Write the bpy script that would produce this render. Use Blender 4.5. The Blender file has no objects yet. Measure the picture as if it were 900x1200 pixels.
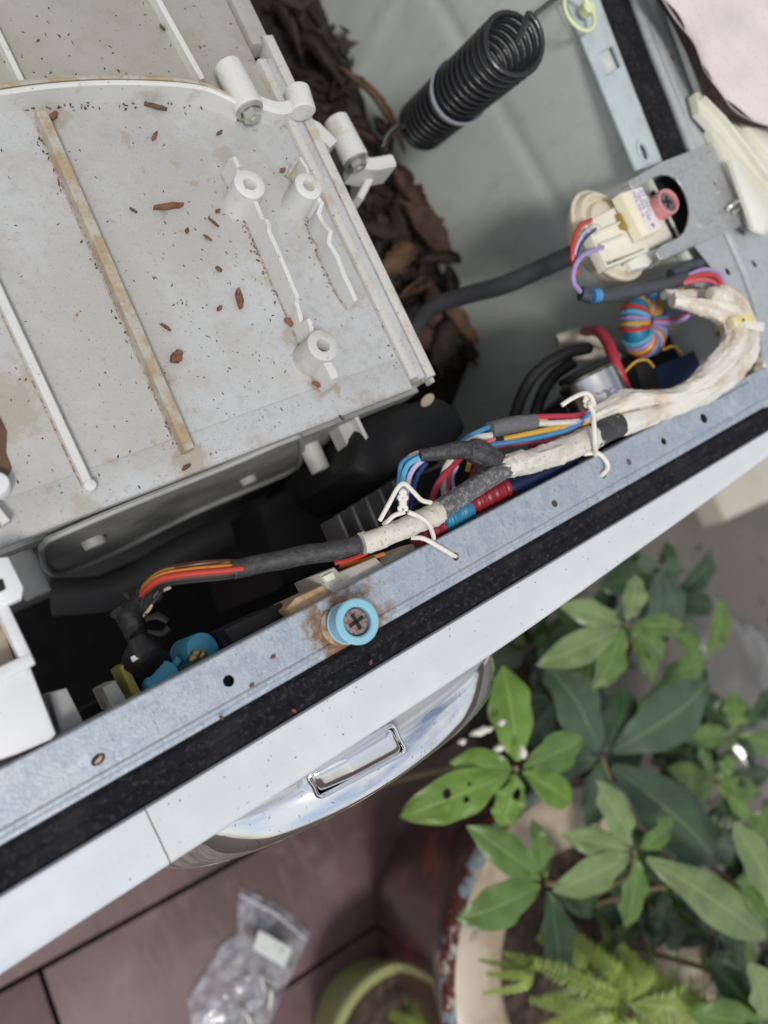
import bpy, math, random
from mathutils import Vector, noise, geometry
from math import sin, cos, pi, radians
random.seed(7)
SC = bpy.context.scene
COL = SC.collection
# ------------------------------------------------------------------ camera
F = 900.0; T = math.atan(518/900.0); A0, A1 = 0.9015, 0.4327
XC = Vector((cos(T)*A0, cos(T)*A1, -sin(T))); YC = Vector((-A1, A0, 0)); ZC = Vector((sin(T)*A0, sin(T)*A1, cos(T)))
CR = Vector((XC[0], YC[0], ZC[0])); CU = Vector((XC[1], YC[1], ZC[1])); CB = Vector((XC[2], YC[2], ZC[2]))
ZT = 0.85                     # height of the washing machine's top frame above the deck
EYE = Vector((0, 0, ZT+0.40))
cam = bpy.data.cameras.new('camera'); camo = bpy.data.objects.new('camera', cam); COL.objects.link(camo)
from mathutils import Matrix
camo.matrix_world = Matrix(((CR.x, CU.x, CB.x, EYE.x), (CR.y, CU.y, CB.y, EYE.y), (CR.z, CU.z, CB.z, EYE.z), (0, 0, 0, 1)))
cam.sensor_fit = 'HORIZONTAL'; cam.sensor_width = 36; cam.lens = 36; cam.clip_start = 0.01; cam.clip_end = 200
cam.dof.use_dof = True; cam.dof.focus_distance = 0.46; cam.dof.aperture_fstop = 5.6
SC.camera = camo
# ------------------------------------------------------------------ light
w = bpy.data.worlds.new('World'); SC.world = w; w.use_nodes = True
nt = w.node_tree; nt.nodes.clear()
out = nt.nodes.new('ShaderNodeOutputWorld'); bg = nt.nodes.new('ShaderNodeBackground'); sky = nt.nodes.new('ShaderNodeTexSky')
sky.sky_type = 'NISHITA'; sky.sun_disc = False; sky.sun_elevation = radians(58); sky.sun_rotation = radians(228)
sky.air_density = 1.0; sky.dust_density = 2.0
# thin overcast: the clouds are the sky's own light with the blue partly taken out
cl = nt.nodes.new('ShaderNodeTexNoise'); cl.inputs['Scale'].default_value = 2.2; cl.inputs['Detail'].default_value = 5
tc = nt.nodes.new('ShaderNodeTexCoord'); nt.links.new(tc.outputs['Generated'], cl.inputs['Vector'])
mr = nt.nodes.new('ShaderNodeMapRange'); mr.inputs[1].default_value = .38; mr.inputs[2].default_value = .62; mr.inputs[3].default_value = .12; mr.inputs[4].default_value = .68
nt.links.new(cl.outputs['Fac'], mr.inputs[0])
mx = nt.nodes.new('ShaderNodeMix'); mx.data_type = 'RGBA'; mx.inputs[7].default_value = (8.6, 8.5, 8.3, 1)
nt.links.new(mr.outputs[0], mx.inputs[0]); nt.links.new(sky.outputs[0], mx.inputs[6]); nt.links.new(mx.outputs[2], bg.inputs[0])
bg.inputs[1].default_value = 0.095
nt.links.new(bg.outputs[0], out.inputs[0])
sl = bpy.data.lights.new('sun', 'SUN'); sl.energy = 1.6; sl.angle = radians(11); sl.color = (1, .96, .9)
so = bpy.data.objects.new('sun', sl); COL.objects.link(so)
SUN_DIR = Vector((sin(radians(228))*cos(radians(58)), cos(radians(228))*cos(radians(58)), sin(radians(58))))
so.rotation_euler = SUN_DIR.to_track_quat('Z', 'Y').to_euler(); so.location = (0, 0, 4)
SC.view_settings.view_transform = 'Standard'; SC.view_settings.look = 'None'; SC.view_settings.exposure = 0.22; SC.view_settings.gamma = 1
# ------------------------------------------------------------------ placing helpers: a pixel ray cut with a horizontal or an upright plane
def ray(px, py):
    return (CR*(px-450) + CU*(600-py) - CB*F)
def P(px, py, d=0.0):
    r = ray(px, py); t = (ZT+d-EYE.z)/r.z
    return EYE + r*t
def PY(px, py, y):
    r = ray(px, py); return EYE + r*(y/r.y)
def PX(px, py, x):
    r = ray(px, py); return EYE + r*(x/r.x)
def S(p):                     # metres per photo pixel at a point
    return (-(p-EYE).dot(CB))/F
def nz(p, s=1.0, o=0.0):
    return noise.noise(Vector((p[0]*s+o, p[1]*s, p[2]*s)))
def cr(pts, n=6):             # Catmull-Rom through vectors of any length (tuples)
    q = [tuple(p) for p in pts]
    if len(q) < 3: return [tuple(q[0][k]+(q[1][k]-q[0][k])*i/n for k in range(len(q[0]))) for i in range(n+1)]
    q = [tuple(2*a-b for a, b in zip(q[0], q[1]))] + q + [tuple(2*a-b for a, b in zip(q[-1], q[-2]))]
    o = []
    for i in range(1, len(q)-2):
        for j in range(n):
            t = j/n; a, b, c, d = q[i-1], q[i], q[i+1], q[i+2]
            o.append(tuple(.5*(2*b[k]+(c[k]-a[k])*t+(2*a[k]-5*b[k]+4*c[k]-d[k])*t*t+(3*b[k]-a[k]-3*c[k]+d[k])*t**3) for k in range(len(b))))
    o.append(q[-2]); return o
class MB:
    def __init__(s): s.v = []; s.f = []; s.uv = None
    def add(s, vs, fs):
        b = len(s.v); s.v += [Vector(v) for v in vs]; s.f += [tuple(i+b for i in f) for f in fs]; return s
    def loft(s, rings, cap0=True, cap1=True, closed=True):
        n = len(rings[0]); vs = [p for r in rings for p in r]; fs = []
        for i in range(len(rings)-1):
            for j in range(n if closed else n-1):
                k = (j+1) % n; fs.append((i*n+j, i*n+k, (i+1)*n+k, (i+1)*n+j))
        if closed and cap0: fs.append(tuple(range(n-1, -1, -1)))
        if closed and cap1: fs.append(tuple(range((len(rings)-1)*n, len(rings)*n)))
        return s.add(vs, fs)
    def tube(s, pts, r, n=10, wob=0.0, seed=0, flat=1.0, cap=True, wrap=None, fold=0):
        run = 0.0
        pts = [Vector(p) for p in pts]; m = len(pts); rs = r if isinstance(r, (list, tuple)) else [r]*m
        t0 = (pts[1]-pts[0]).normalized(); u = t0.orthogonal().normalized(); rings = []
        for i, p in enumerate(pts):
            t = (pts[min(i+1, m-1)]-pts[max(i-1, 0)])
            t = t.normalized() if t.length > 1e-9 else t0
            u = (u - t*u.dot(t))
            u = u.normalized() if u.length > 1e-6 else t.orthogonal().normalized()
            v = t.cross(u); ring = []; run += (p-pts[i-1]).length if i else 0
            for j in range(n):
                a = 2*pi*j/n; rr = rs[i]
                if fold: rr *= 1+fold*noise.noise(Vector((cos(a)*1.9, sin(a)*1.9, run*32+seed)))
                if wrap: ph = (run/wrap[0]+j/n+.25*nz(p, 60)) % 1.0; rr *= 1+wrap[1]*(ph-.5)
                q = p + (u*cos(a)+v*sin(a))*rr
                if wob: q = p + (u*cos(a)+v*sin(a))*rr*(1+wob*nz(q, .35/max(rr, 1e-4), seed*7.3))
                if wob: q += (u*cos(a)+v*sin(a))*rr*wob*.45*nz(q, 1.3/max(rr, 1e-4), seed+11.0)
                if flat != 1: q.z = p.z + (q.z-p.z)*flat
                ring.append(q)
            rings.append(ring)
        return s.loft(rings, cap, cap)
    def cyl(s, a, b, r0, r1=None, n=20):
        a = Vector(a); b = Vector(b); r1 = r0 if r1 is None else r1
        t = (b-a).normalized(); u = t.orthogonal().normalized(); v = t.cross(u)
        L = (b-a).length; e = min(r0, r1, L)*.12
        prof = [(r0-e, 0), (r0, e), (r1, L-e), (r1-e, L)]
        return s.loft([[a+t*h+(u*cos(2*pi*j/n)+v*sin(2*pi*j/n))*r for j in range(n)] for r, h in prof])
    def lathe(s, c, ax, prof, n=32, cap0=False, cap1=False, a0=0, a1=2*pi):
        c = Vector(c); t = Vector(ax).normalized(); u = t.orthogonal().normalized(); v = t.cross(u)
        return s.loft([[c+t*h+(u*cos(2*pi*j/n)+v*sin(2*pi*j/n))*r for j in range(n)] for r, h in prof], cap0, cap1)
    def prism(s, poly, z0, z1, bev=0.0):
        poly = [Vector((p[0], p[1])) for p in poly]
        ar = sum(poly[i-1].x*poly[i].y-poly[i].x*poly[i-1].y for i in range(len(poly)))
        if ar < 0: poly.reverse()
        c = sum(poly, Vector((0, 0)))/len(poly)
        def ins(d):
            o = []
            for i, p in enumerate(poly):
                a = (p-poly[i-1]).normalized(); b = (poly[(i+1) % len(poly)]-p).normalized()
                na = Vector((-a.y, a.x)); nb = Vector((-b.y, b.x)); m = (na+nb)
                m = m/(max(.3, m.length_squared/2)) if m.length > 1e-6 else na
                o.append(p+m*d)
            return o
        rings = [[(p.x, p.y, z0) for p in poly]]
        if bev > 0:
            rings += [[(p.x, p.y, z1-bev) for p in poly], [(p.x, p.y, z1-bev*.3) for p in ins(bev*.3)], [(p.x, p.y, z1) for p in ins(bev)]]
        else: rings.append([(p.x, p.y, z1) for p in poly])
        return s.loft(rings)
    def holed(s, outer, holes, z0, z1):   # a sheet of real thickness with holes cut through it
        def vec(l): return [Vector((p[0], p[1], 0)) for p in l]
        loops = [vec(outer)]+[vec(h) for h in holes]
        tris = geometry.tessellate_polygon(loops); allp = [p for l in loops for p in l]; n = len(allp)
        vs = [(p.x, p.y, z1) for p in allp]+[(p.x, p.y, z0) for p in allp]; fs = []
        for t in tris:
            a, b, c = t
            if (allp[b]-allp[a]).cross(allp[c]-allp[a]).z < 0: a, b, c = a, c, b
            fs += [(a, b, c), (n+a, n+c, n+b)]
        k = 0
        for l in loops:
            m = len(l)
            for i in range(m): fs.append((k+i, k+(i+1) % m, n+k+(i+1) % m, n+k+i))
            k += m
        s.add(vs, fs); return s
    def ribbon(s, pts, th, zb, bev=.0006):   # an upright wall that follows a path, each point with its own top height
        pts = [Vector(p) for p in pts]; rings = []
        for i, p in enumerate(pts):
            t = pts[min(i+1, len(pts)-1)]-pts[max(i-1, 0)]; t.z = 0; t.normalize(); nn = Vector((-t.y, t.x, 0)); h = th/2
            q = lambda o, z: Vector((p.x, p.y, z))+nn*o
            rings.append([q(-h, zb), q(h, zb), q(h, p.z-bev), q(h-bev, p.z), q(-h+bev, p.z), q(-h, p.z-bev)])
        return s.loft(rings)
    def box(s, c, hx, hy, hz, rot=0):
        c = Vector(c); a = cos(rot); b = sin(rot)
        vs = [(c.x+x*hx*a-y*hy*b, c.y+x*hx*b+y*hy*a, c.z+z*hz) for x in (-1, 1) for y in (-1, 1) for z in (-1, 1)]
        return s.add(vs, [(0, 1, 3, 2), (4, 6, 7, 5), (0, 4, 5, 1), (2, 3, 7, 6), (0, 2, 6, 4), (1, 5, 7, 3)])
    def grid(s, fn, nu, nv, closed=False):
        vs = [fn(i/nu, j/nv) for i in range(nu+1) for j in range(nv+1)]
        fs = [(i*(nv+1)+j, (i+1)*(nv+1)+j, (i+1)*(nv+1)+j+1, i*(nv+1)+j+1) for i in range(nu) for j in range(nv)]
        return s.add(vs, fs)
# ------------------------------------------------------------------ objects
def thing(name, label, cat, loc=(0, 0, 0), group=None, kind=None):
    o = bpy.data.objects.new(name, None); COL.objects.link(o); o.location = loc; o.empty_display_size = .02
    tag(o, label, cat, group, kind); return o
def tag(o, label=None, cat=None, group=None, kind=None):
    if label: o['label'] = label
    if cat: o['category'] = cat
    if group: o['group'] = group
    if kind: o['kind'] = kind
    return o
WL = {}
def wloc(o):
    p = Vector((0, 0, 0))
    while o is not None: p = p+Vector(o.location); o = o.parent
    return p
def obj(name, mb, mat, parent=None, smooth=40, bevel=0.0, label=None, cat=None, group=None, kind=None, loc=None, thick=0):
    if parent is not None: org = wloc(parent)
    elif loc is not None: org = Vector(loc)
    else:
        org = Vector((0, 0, 0))
        if mb.v:
            org = sum(mb.v, Vector((0, 0, 0)))/len(mb.v); org.z = min(v.z for v in mb.v)
    me = bpy.data.meshes.new(name); me.from_pydata([tuple(v-org) for v in mb.v], [], mb.f); me.validate()
    o = bpy.data.objects.new(name, me); COL.objects.link(o)
    if parent is not None: o.parent = parent
    else: o.location = org
    if mat: me.materials.append(mat)
    if smooth:
        for p in me.polygons: p.use_smooth = True
        me.set_sharp_from_angle(angle=radians(smooth))
    if thick:
        m = o.modifiers.new('thick', 'SOLIDIFY'); m.thickness = thick; m.offset = 0
    if bevel:
        m = o.modifiers.new('bevel', 'BEVEL'); m.width = bevel; m.segments = 2; m.limit_method = 'ANGLE'; m.angle_limit = radians(35)
    tag(o, label, cat, group, kind); return o
def setuv(o, uvs):
    me = o.data; l = me.uv_layers.new(name='UVMap')
    for lp in me.loops: l.data[lp.index].uv = uvs[lp.vertex_index]
# ------------------------------------------------------------------ materials
def nd(nt, t, **k):
    n = nt.nodes.new(t)
    for a, b in k.items(): setattr(n, a, b)
    return n
def rgb(c): return (c[0], c[1], c[2], 1)
def M(name, col, rough=.5, metal=0.0, layers=(), bump=(), spots=(), coat=0, spec=.5, rvar=0, trans=0, sss=0):
    """layers: (scale, lo, hi, colour, amount[, stretch, seed]);  bump: (scale, strength[, stretch]);  spots: (centre, radius, colour, amount)"""
    m = bpy.data.materials.new(name); m.use_nodes = True; nt = m.node_tree; b = nt.nodes['Principled BSDF']; L = nt.links
    b.inputs['Base Color'].default_value = rgb(col); b.inputs['Roughness'].default_value = rough; b.inputs['Metallic'].default_value = metal
    b.inputs['Coat Weight'].default_value = coat; b.inputs['Specular IOR Level'].default_value = spec
    b.inputs['Transmission Weight'].default_value = trans
    geo = nd(nt, 'ShaderNodeNewGeometry'); cur = None; mets = None
    def noi(scale, stretch, seed, detail=4):
        mp = nd(nt, 'ShaderNodeMapping'); mp.inputs['Scale'].default_value = stretch or (1, 1, 1); mp.inputs['Location'].default_value = (seed*3.1, seed*1.7, 0)
        L.new(geo.outputs['Position'], mp.inputs[0])
        n = nd(nt, 'ShaderNodeTexNoise'); n.inputs['Scale'].default_value = scale; n.inputs['Detail'].default_value = detail; n.inputs['Roughness'].default_value = .6
        L.new(mp.outputs[0], n.inputs['Vector']); return n.outputs['Fac']
    def mixin(fac, c):
        nonlocal cur
        x = nd(nt, 'ShaderNodeMix', data_type='RGBA'); L.new(fac, x.inputs[0]); x.inputs[7].default_value = rgb(c)
        if cur is None: x.inputs[6].default_value = rgb(col)
        else: L.new(cur, x.inputs[6])
        cur = x.outputs[2]
    for i, ly in enumerate(layers):
        sc, lo, hi, c, am = ly[:5]; st = ly[5] if len(ly) > 5 else None; sd = ly[6] if len(ly) > 6 else i+1
        f = noi(sc, st, sd); r = nd(nt, 'ShaderNodeMapRange', interpolation_type='SMOOTHSTEP')
        r.inputs[1].default_value = lo; r.inputs[2].default_value = hi; r.inputs[3].default_value = 0; r.inputs[4].default_value = am
        L.new(f, r.inputs[0]); mixin(r.outputs[0], c)
    mask = None
    for (c, rad, colr, am) in spots:
        d = nd(nt, 'ShaderNodeVectorMath', operation='DISTANCE'); L.new(geo.outputs['Position'], d.inputs[0]); d.inputs[1].default_value = tuple(c)
        n = noi(130, None, 5, 8); q = nd(nt, 'ShaderNodeMath', operation='MULTIPLY_ADD'); L.new(d.outputs['Value'], q.inputs[0]); q.inputs[1].default_value = -1/rad; q.inputs[2].default_value = 1
        s2 = nd(nt, 'ShaderNodeMath', operation='MULTIPLY_ADD'); L.new(n, s2.inputs[0]); s2.inputs[1].default_value = 1.8; L.new(q.outputs[0], s2.inputs[2])
        r = nd(nt, 'ShaderNodeMapRange', interpolation_type='SMOOTHSTEP'); L.new(s2.outputs[0], r.inputs[0]); r.inputs[1].default_value = 1.15; r.inputs[2].default_value = 1.5; r.inputs[4].default_value = am
        mixin(r.outputs[0], colr); mask = r.outputs[0]
    if cur is not None: L.new(cur, b.inputs['Base Color'])
    if mask is not None and metal:
        k = nd(nt, 'ShaderNodeMapRange'); L.new(mask, k.inputs[0]); k.inputs[3].default_value = metal; k.inputs[4].default_value = 0; L.new(k.outputs[0], b.inputs['Metallic'])
    if rvar:
        r = nd(nt, 'ShaderNodeMapRange'); L.new(noi(60, None, 9), r.inputs[0]); r.inputs[1].default_value = .3; r.inputs[2].default_value = .7; r.inputs[3].default_value = rough-rvar; r.inputs[4].default_value = rough+rvar
        L.new(r.outputs[0], b.inputs['Roughness'])
    prev = None
    for bp in bump:
        bn = nd(nt, 'ShaderNodeBump'); bn.inputs['Strength'].default_value = bp[1]; bn.inputs['Distance'].default_value = .001
        L.new(noi(bp[0], bp[2] if len(bp) > 2 else None, 3), bn.inputs['Height'])
        if prev: L.new(prev, bn.inputs['Normal'])
        prev = bn.outputs[0]
    if prev: L.new(prev, b.inputs['Normal'])
    return m
CAP = P(420, 720, .0)
BR = (.10, .06, .03); RUST = (.22, .10, .04)
m_galv = M('galvanised_steel', (.46, .505, .555), .46, .4,
    [(14, .4, .65, (.40, .46, .53), .7), (110, .44, .58, (.36, .41, .48), .7), (300, .52, .6, (.52, .57, .62), .5), (520, .58, .66, (.22, .25, .30), .6), (330, .60, .66, (.22, .26, .32), .55, (2.2, .35, 1)), (60, .60, .75, (.62, .68, .76), .5), (260, .70, .73, RUST, .7)],
    [(600, .25), (90, .12)], [((CAP.x-.008, CAP.y-.003, ZT), .040, (.30, .22, .15), .8), ((CAP.x-.010, CAP.y-.004, ZT), .030, (.20, .09, .035), .9)], rvar=.08)
m_galv2 = M('side_steel', (.52, .55, .56), .42, .45, [(120, .45, .7, (.40, .43, .44), .5), (500, .64, .7, (.12, .09, .07), .8), (230, .68, .72, (.20, .09, .05), .7)], [(400, .15)], rvar=.08)
m_bracket = M('zinc_bracket', (.56, .57, .56), .36, .65, [(200, .45, .7, (.36, .37, .36), .5), (480, .66, .7, (.13, .09, .07), .8), (230, .70, .73, (.20, .09, .05), .8)], [(500, .15)])
m_foam = M('black_foam', (.012, .012, .015), .95, 0, [(300, .5, .7, (.05, .05, .055), .7), (30, .45, .7, (.03, .03, .032), .6), (700, .68, .74, (.16, .15, .14), .5), (260, .73, .76, (.18, .08, .05), .6)], [(500, .9), (120, .5)], spec=.15)
m_white = M('white_enamel', (.60, .625, .64), .38, 0, [(30, .4, .7, (.66, .70, .72), .6), (420, .69, .72, (.16, .11, .09), .75), (150, .62, .75, (.58, .60, .60), .5), (25, .62, .8, (.60, .60, .56), .6, (.3, 2, 1))], [(200, .06)], coat=.15)
m_white2 = M('white_panel_end', (.60, .635, .67), .38, 0, [(30, .4, .7, (.68, .73, .78), .6), (420, .70, .73, (.2, .15, .12), .6)], [(200, .05)], coat=.15)
m_tub = M('grey_tub_plastic', (.50, .515, .52), .52, 0,
    [(7, .42, .62, (.42, .41, .385), .75), (42, .46, .72, (.42, .40, .36), .5), (160, .50, .68, (.42, .41, .39), .6), (300, .66, .72, (.22, .18, .14), .55), (700, .62, .68, (.16, .13, .11), .7), (18, .62, .74, (.32, .25, .16), .6), (70, .64, .72, (.34, .26, .17), .5)], [(350, .25), (60, .15)], [(P(x, y, -.03), r_, (.33, .26, .17), a_) for x, y, r_, a_ in ((378, 446, .018, .7), (345, 392, .013, .5), (322, 330, .010, .4), (228, 545, .018, .6), (60, 136, .018, .6), (264, 182, .012, .4), (412, 350, .012, .5), (10, 470, .03, .5), (100, 590, .012, .4), (190, 440, .012, .4), (440, 480, .02, .4))])
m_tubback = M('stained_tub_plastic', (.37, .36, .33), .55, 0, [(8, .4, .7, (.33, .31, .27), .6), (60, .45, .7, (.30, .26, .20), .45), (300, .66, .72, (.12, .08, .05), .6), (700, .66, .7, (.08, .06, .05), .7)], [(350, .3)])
m_rib = M('stained_rib_plastic', (.44, .42, .36), .5, 0, [(60, .42, .6, (.36, .25, .13), .75), (200, .5, .7, (.30, .21, .12), .5), (500, .62, .68, (.12, .08, .05), .7)], [(300, .25)])
m_ribc = M('clean_rib_plastic', (.64, .64, .61), .48, 0, [(60, .55, .7, (.46, .40, .30), .55), (400, .66, .7, (.2, .15, .1), .7)], [(300, .1)])
m_grime = M('caked_grime', (.26, .20, .14), .9, 0, [(300, .42, .55, (.40, .38, .34), .9), (500, .6, .7, (.10, .07, .05), .8)], [(300, .6)])
m_ribs = M('lightly_stained_plastic', (.56, .55, .51), .5, 0, [(40, .5, .68, (.40, .31, .20), .6), (300, .62, .7, (.18, .13, .09), .7)], [(300, .2)])
m_wallp = M('tub_front_plastic', (.34, .345, .34), .6, 0, [(40, .45, .7, (.20, .20, .19), .6), (300, .6, .7, (.16, .13, .1), .6)], [(200, .2)])
m_side = M('grey_green_paint', (.66, .71, .67), .36, 0, [(6, .4, .7, (.56, .60, .565), .8), (40, .5, .75, (.54, .565, .52), .7, (.5, 2, 1)), (500, .70, .73, (.12, .1, .09), .7), (40, .66, .76, (.66, .68, .66), .5), (160, .68, .74, (.36, .32, .27), .6)], [(60, .12)], coat=.1)
m_flange = M('pale_blue_paint', (.52, .59, .61), .4, 0, [(60, .45, .7, (.38, .44, .46), .5), (350, .66, .72, (.26, .25, .23), .6)], [(200, .15)], coat=.15)
m_blackp = M('black_plastic', (.015, .015, .016), .55, 0, [(300, .6, .7, (.05, .045, .04), .5), (30, .45, .7, (.02, .018, .016), .7)], [(200, .2)], spec=.3)
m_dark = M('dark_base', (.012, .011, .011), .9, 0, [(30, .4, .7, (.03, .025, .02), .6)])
m_spring = M('black_spring_steel', (.012, .012, .014), .28, .2, [(300, .6, .7, (.05, .045, .04), .5)], coat=.6)
m_cable = M('grey_cable_sheath', (.055, .058, .065), .5, 0, [(120, .5, .7, (.09, .09, .095), .5)], [(300, .2)])
m_tape = M('black_tape', (.035, .034, .036), .55, 0, [(200, .45, .7, (.08, .078, .078), .7), (600, .6, .7, (.2, .18, .16), .5)], [(160, .7), (600, .3)])
m_tape2 = M('matt_black_tape', (.012, .012, .013), .6, 0, [(200, .5, .7, (.03, .03, .03), .7)], [(90, .9), (300, .5)], spec=.3)
m_dusty = M('dusty_black_sleeve', (.10, .10, .105), .6, 0, [(300, .45, .62, (.28, .27, .27), .8), (700, .5, .65, (.05, .05, .05), .6)], [(300, .6)])
m_wtape = M('white_tape', (.62, .59, .52), .5, 0, [(50, .45, .62, (.42, .36, .29), .6), (400, .58, .66, (.20, .16, .12), .6), (160, .45, .7, (.70, .68, .63), .6)], [(60, .35), (260, .25)])
m_ctape = M('cream_fibre_tape', (.70, .67, .60), .40, 0, [(30, .48, .64, (.50, .35, .21), .6), (300, .66, .72, (.25, .2, .15), .6), (120, .45, .7, (.72, .68, .60), .5)], [(70, .7, (1, 1, 1)), (240, .4)])
m_cream = M('cream_plastic', (.70, .63, .49), .42, 0, [(40, .45, .7, (.60, .52, .38), .5), (300, .68, .72, (.3, .22, .15), .5)], [(200, .05)])
m_creaml = M('pale_cream_plastic', (.76, .74, .62), .42, 0, [(40, .5, .7, (.68, .64, .50), .5)])
m_blue = M('turquoise_plastic', (.07, .38, .56), .45, 0, [(200, .5, .7, (.10, .42, .58), .5)])
m_bluecap = M('pale_blue_sleeve', (.25, .50, .62), .42, 0, [(90, .5, .7, (.26, .54, .62), .5), (300, .66, .72, (.2, .2, .18), .6)])
m_pink = M('pink_sleeve', (.62, .26, .27), .45, 0, [(100, .5, .7, (.66, .38, .36), .5)])
m_screw = M('grey_screw_steel', (.30, .28, .27), .4, .8, [(500, .5, .65, (.16, .08, .05), .8)], [(500, .3)])
m_zinc = M('zinc_bolt', (.58, .58, .52), .34, .75, [(200, .5, .7, (.35, .3, .22), .5)])
m_chrome = M('chrome', (.86, .88, .90), .04, 1.0, [(500, .64, .67, (.30, .36, .42), .7, (1.0, .4, .4)), (60, .6, .75, (.78, .78, .78), .3)])
m_chromeh = M('clean_chrome', (.86, .87, .89), .04, 1.0, [(300, .70, .73, (.4, .42, .45), .6)])
m_greyring = M('grey_door_plastic', (.42, .43, .44), .35, 0, [(60, .5, .7, (.36, .37, .38), .5)], coat=.3)
m_silver = M('silver_can', (.70, .69, .68), .22, 1, [(40, .52, .6, (.72, .42, .30), .5, (1, .4, 1)), (70, .62, .68, (.10, .10, .14), .7)], [(100, .1)])
m_tie = M('white_wire_tie', (.74, .70, .62), .5, 0, [(200, .62, .7, (.45, .35, .22), .5)])
m_ytie = M('yellowed_nylon', (.72, .62, .26), .4, 0, [(60, .45, .6, (.74, .70, .56), .8)])
m_lid = M('ivory_plastic', (.68, .66, .56), .42, 0, [(50, .5, .7, (.60, .57, .46), .5), (350, .68, .72, (.25, .18, .12), .6)], [(80, .15)])
m_rustc = M('stained_connector', (.42, .28, .15), .6, 0, [(120, .45, .65, (.58, .46, .32), .7), (500, .6, .7, (.14, .07, .03), .7)], [(300, .3)])
m_conn = M('dirty_white_connector', (.50, .47, .40), .5, 0, [(120, .5, .7, (.36, .31, .24), .6), (500, .62, .7, (.15, .1, .07), .6)], [(300, .2)])
WC = dict(red=(.50, .045, .03), yellow=(.62, .36, .05), brown=(.13, .05, .03), blue=(.06, .24, .46), navy=(.02, .05, .16), white=(.62, .60, .54), purple=(.36, .26, .52), pink=(.62, .12, .16), black=(.02, .02, .02), skyblue=(.12, .42, .62), orange=(.62, .20, .04), darkred=(.22, .02, .03), green=(.08, .30, .14), lilac=(.52, .46, .66), crimson=(.42, .03, .06), tan=(.48, .38, .26))
WM = {k: M(k+'_insulation', c, .4, 0, [(300, .5, .7, tuple(x*.7+.02 for x in c), .5)]) for k, c in WC.items()}
m_green_ring = M('pale_green_nylon', (.66, .72, .42), .35, 0, [(60, .5, .7, (.72, .74, .55), .5)])
m_board = M('maroon_composite', (.135, .080, .080), .5, 0, [(5, .42, .64, (.080, .046, .042), 1), (18, .5, .7, (.18, .12, .115), .6), (12, .42, .68, (.10, .055, .05), .6), (70, .5, .72, (.17, .105, .10), .5, (1, .15, 1)), (400, .66, .7, (.26, .22, .19), .6), (300, .6, .7, (.10, .06, .05), .5)], [(120, .5, (1, .2, 1)), (500, .3)])
m_soil = M('soil', (.035, .022, .016), .9, 0, [(60, .45, .65, (.09, .055, .04), .8), (240, .55, .68, (.14, .10, .08), .6)], [(60, 1), (260, .8)])
m_debris = M('leaf_mould', (.018, .012, .009), .95, 0, [(30, .45, .6, (.05, .027, .016), .7), (160, .5, .65, (.012, .01, .008), .8)], [(80, 1), (300, .8)])
m_conc = M('wet_concrete', (.115, .10, .083), .38, 0, [(3, .4, .65, (.10, .09, .075), .7), (9, .5, .7, (.14, .125, .11), .5)], [(6, .3)], rvar=.2)
m_wall = M('beige_render', (.46, .42, .36), .8, 0, [(12, .45, .7, (.38, .34, .28), .6)], [(100, .4)])
m_chip = M('bark_fragment', (.13, .075, .045), .8, 0, [(300, .45, .65, (.10, .05, .03), .8), (120, .6, .7, (.35, .17, .09), .6)], [(500, .6)])
m_chip2 = M('reddish_fragment', (.22, .095, .05), .8, 0, [(300, .45, .65, (.10, .05, .03), .8), (200, .6, .7, (.34, .2, .12), .6)], [(500, .5)])
m_crumb = M('dark_crumb', (.07, .05, .035), .9, 0, [(400, .5, .7, (.15, .08, .05), .7)])
m_dry = [M('dry_leaf_%s' % n, c, .75, 0, [(60, .45, .68, tuple(x*.45 for x in c), .8), (300, .6, .7, tuple(x*.3 for x in c), .6)], [(120, .8)]) for n, c in (('russet', (.06, .029, .018)), ('tan', (.11, .062, .036)), ('umber', (.026, .016, .012)))]
m_oliv = M('olive_pot_plastic', (.27, .29, .11), .45, 0, [(20, .4, .7, (.22, .24, .09), .6)], [(100, .05)], coat=.2)
m_sack = M('quilted_white', (.5, .5, .5), .6)
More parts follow.
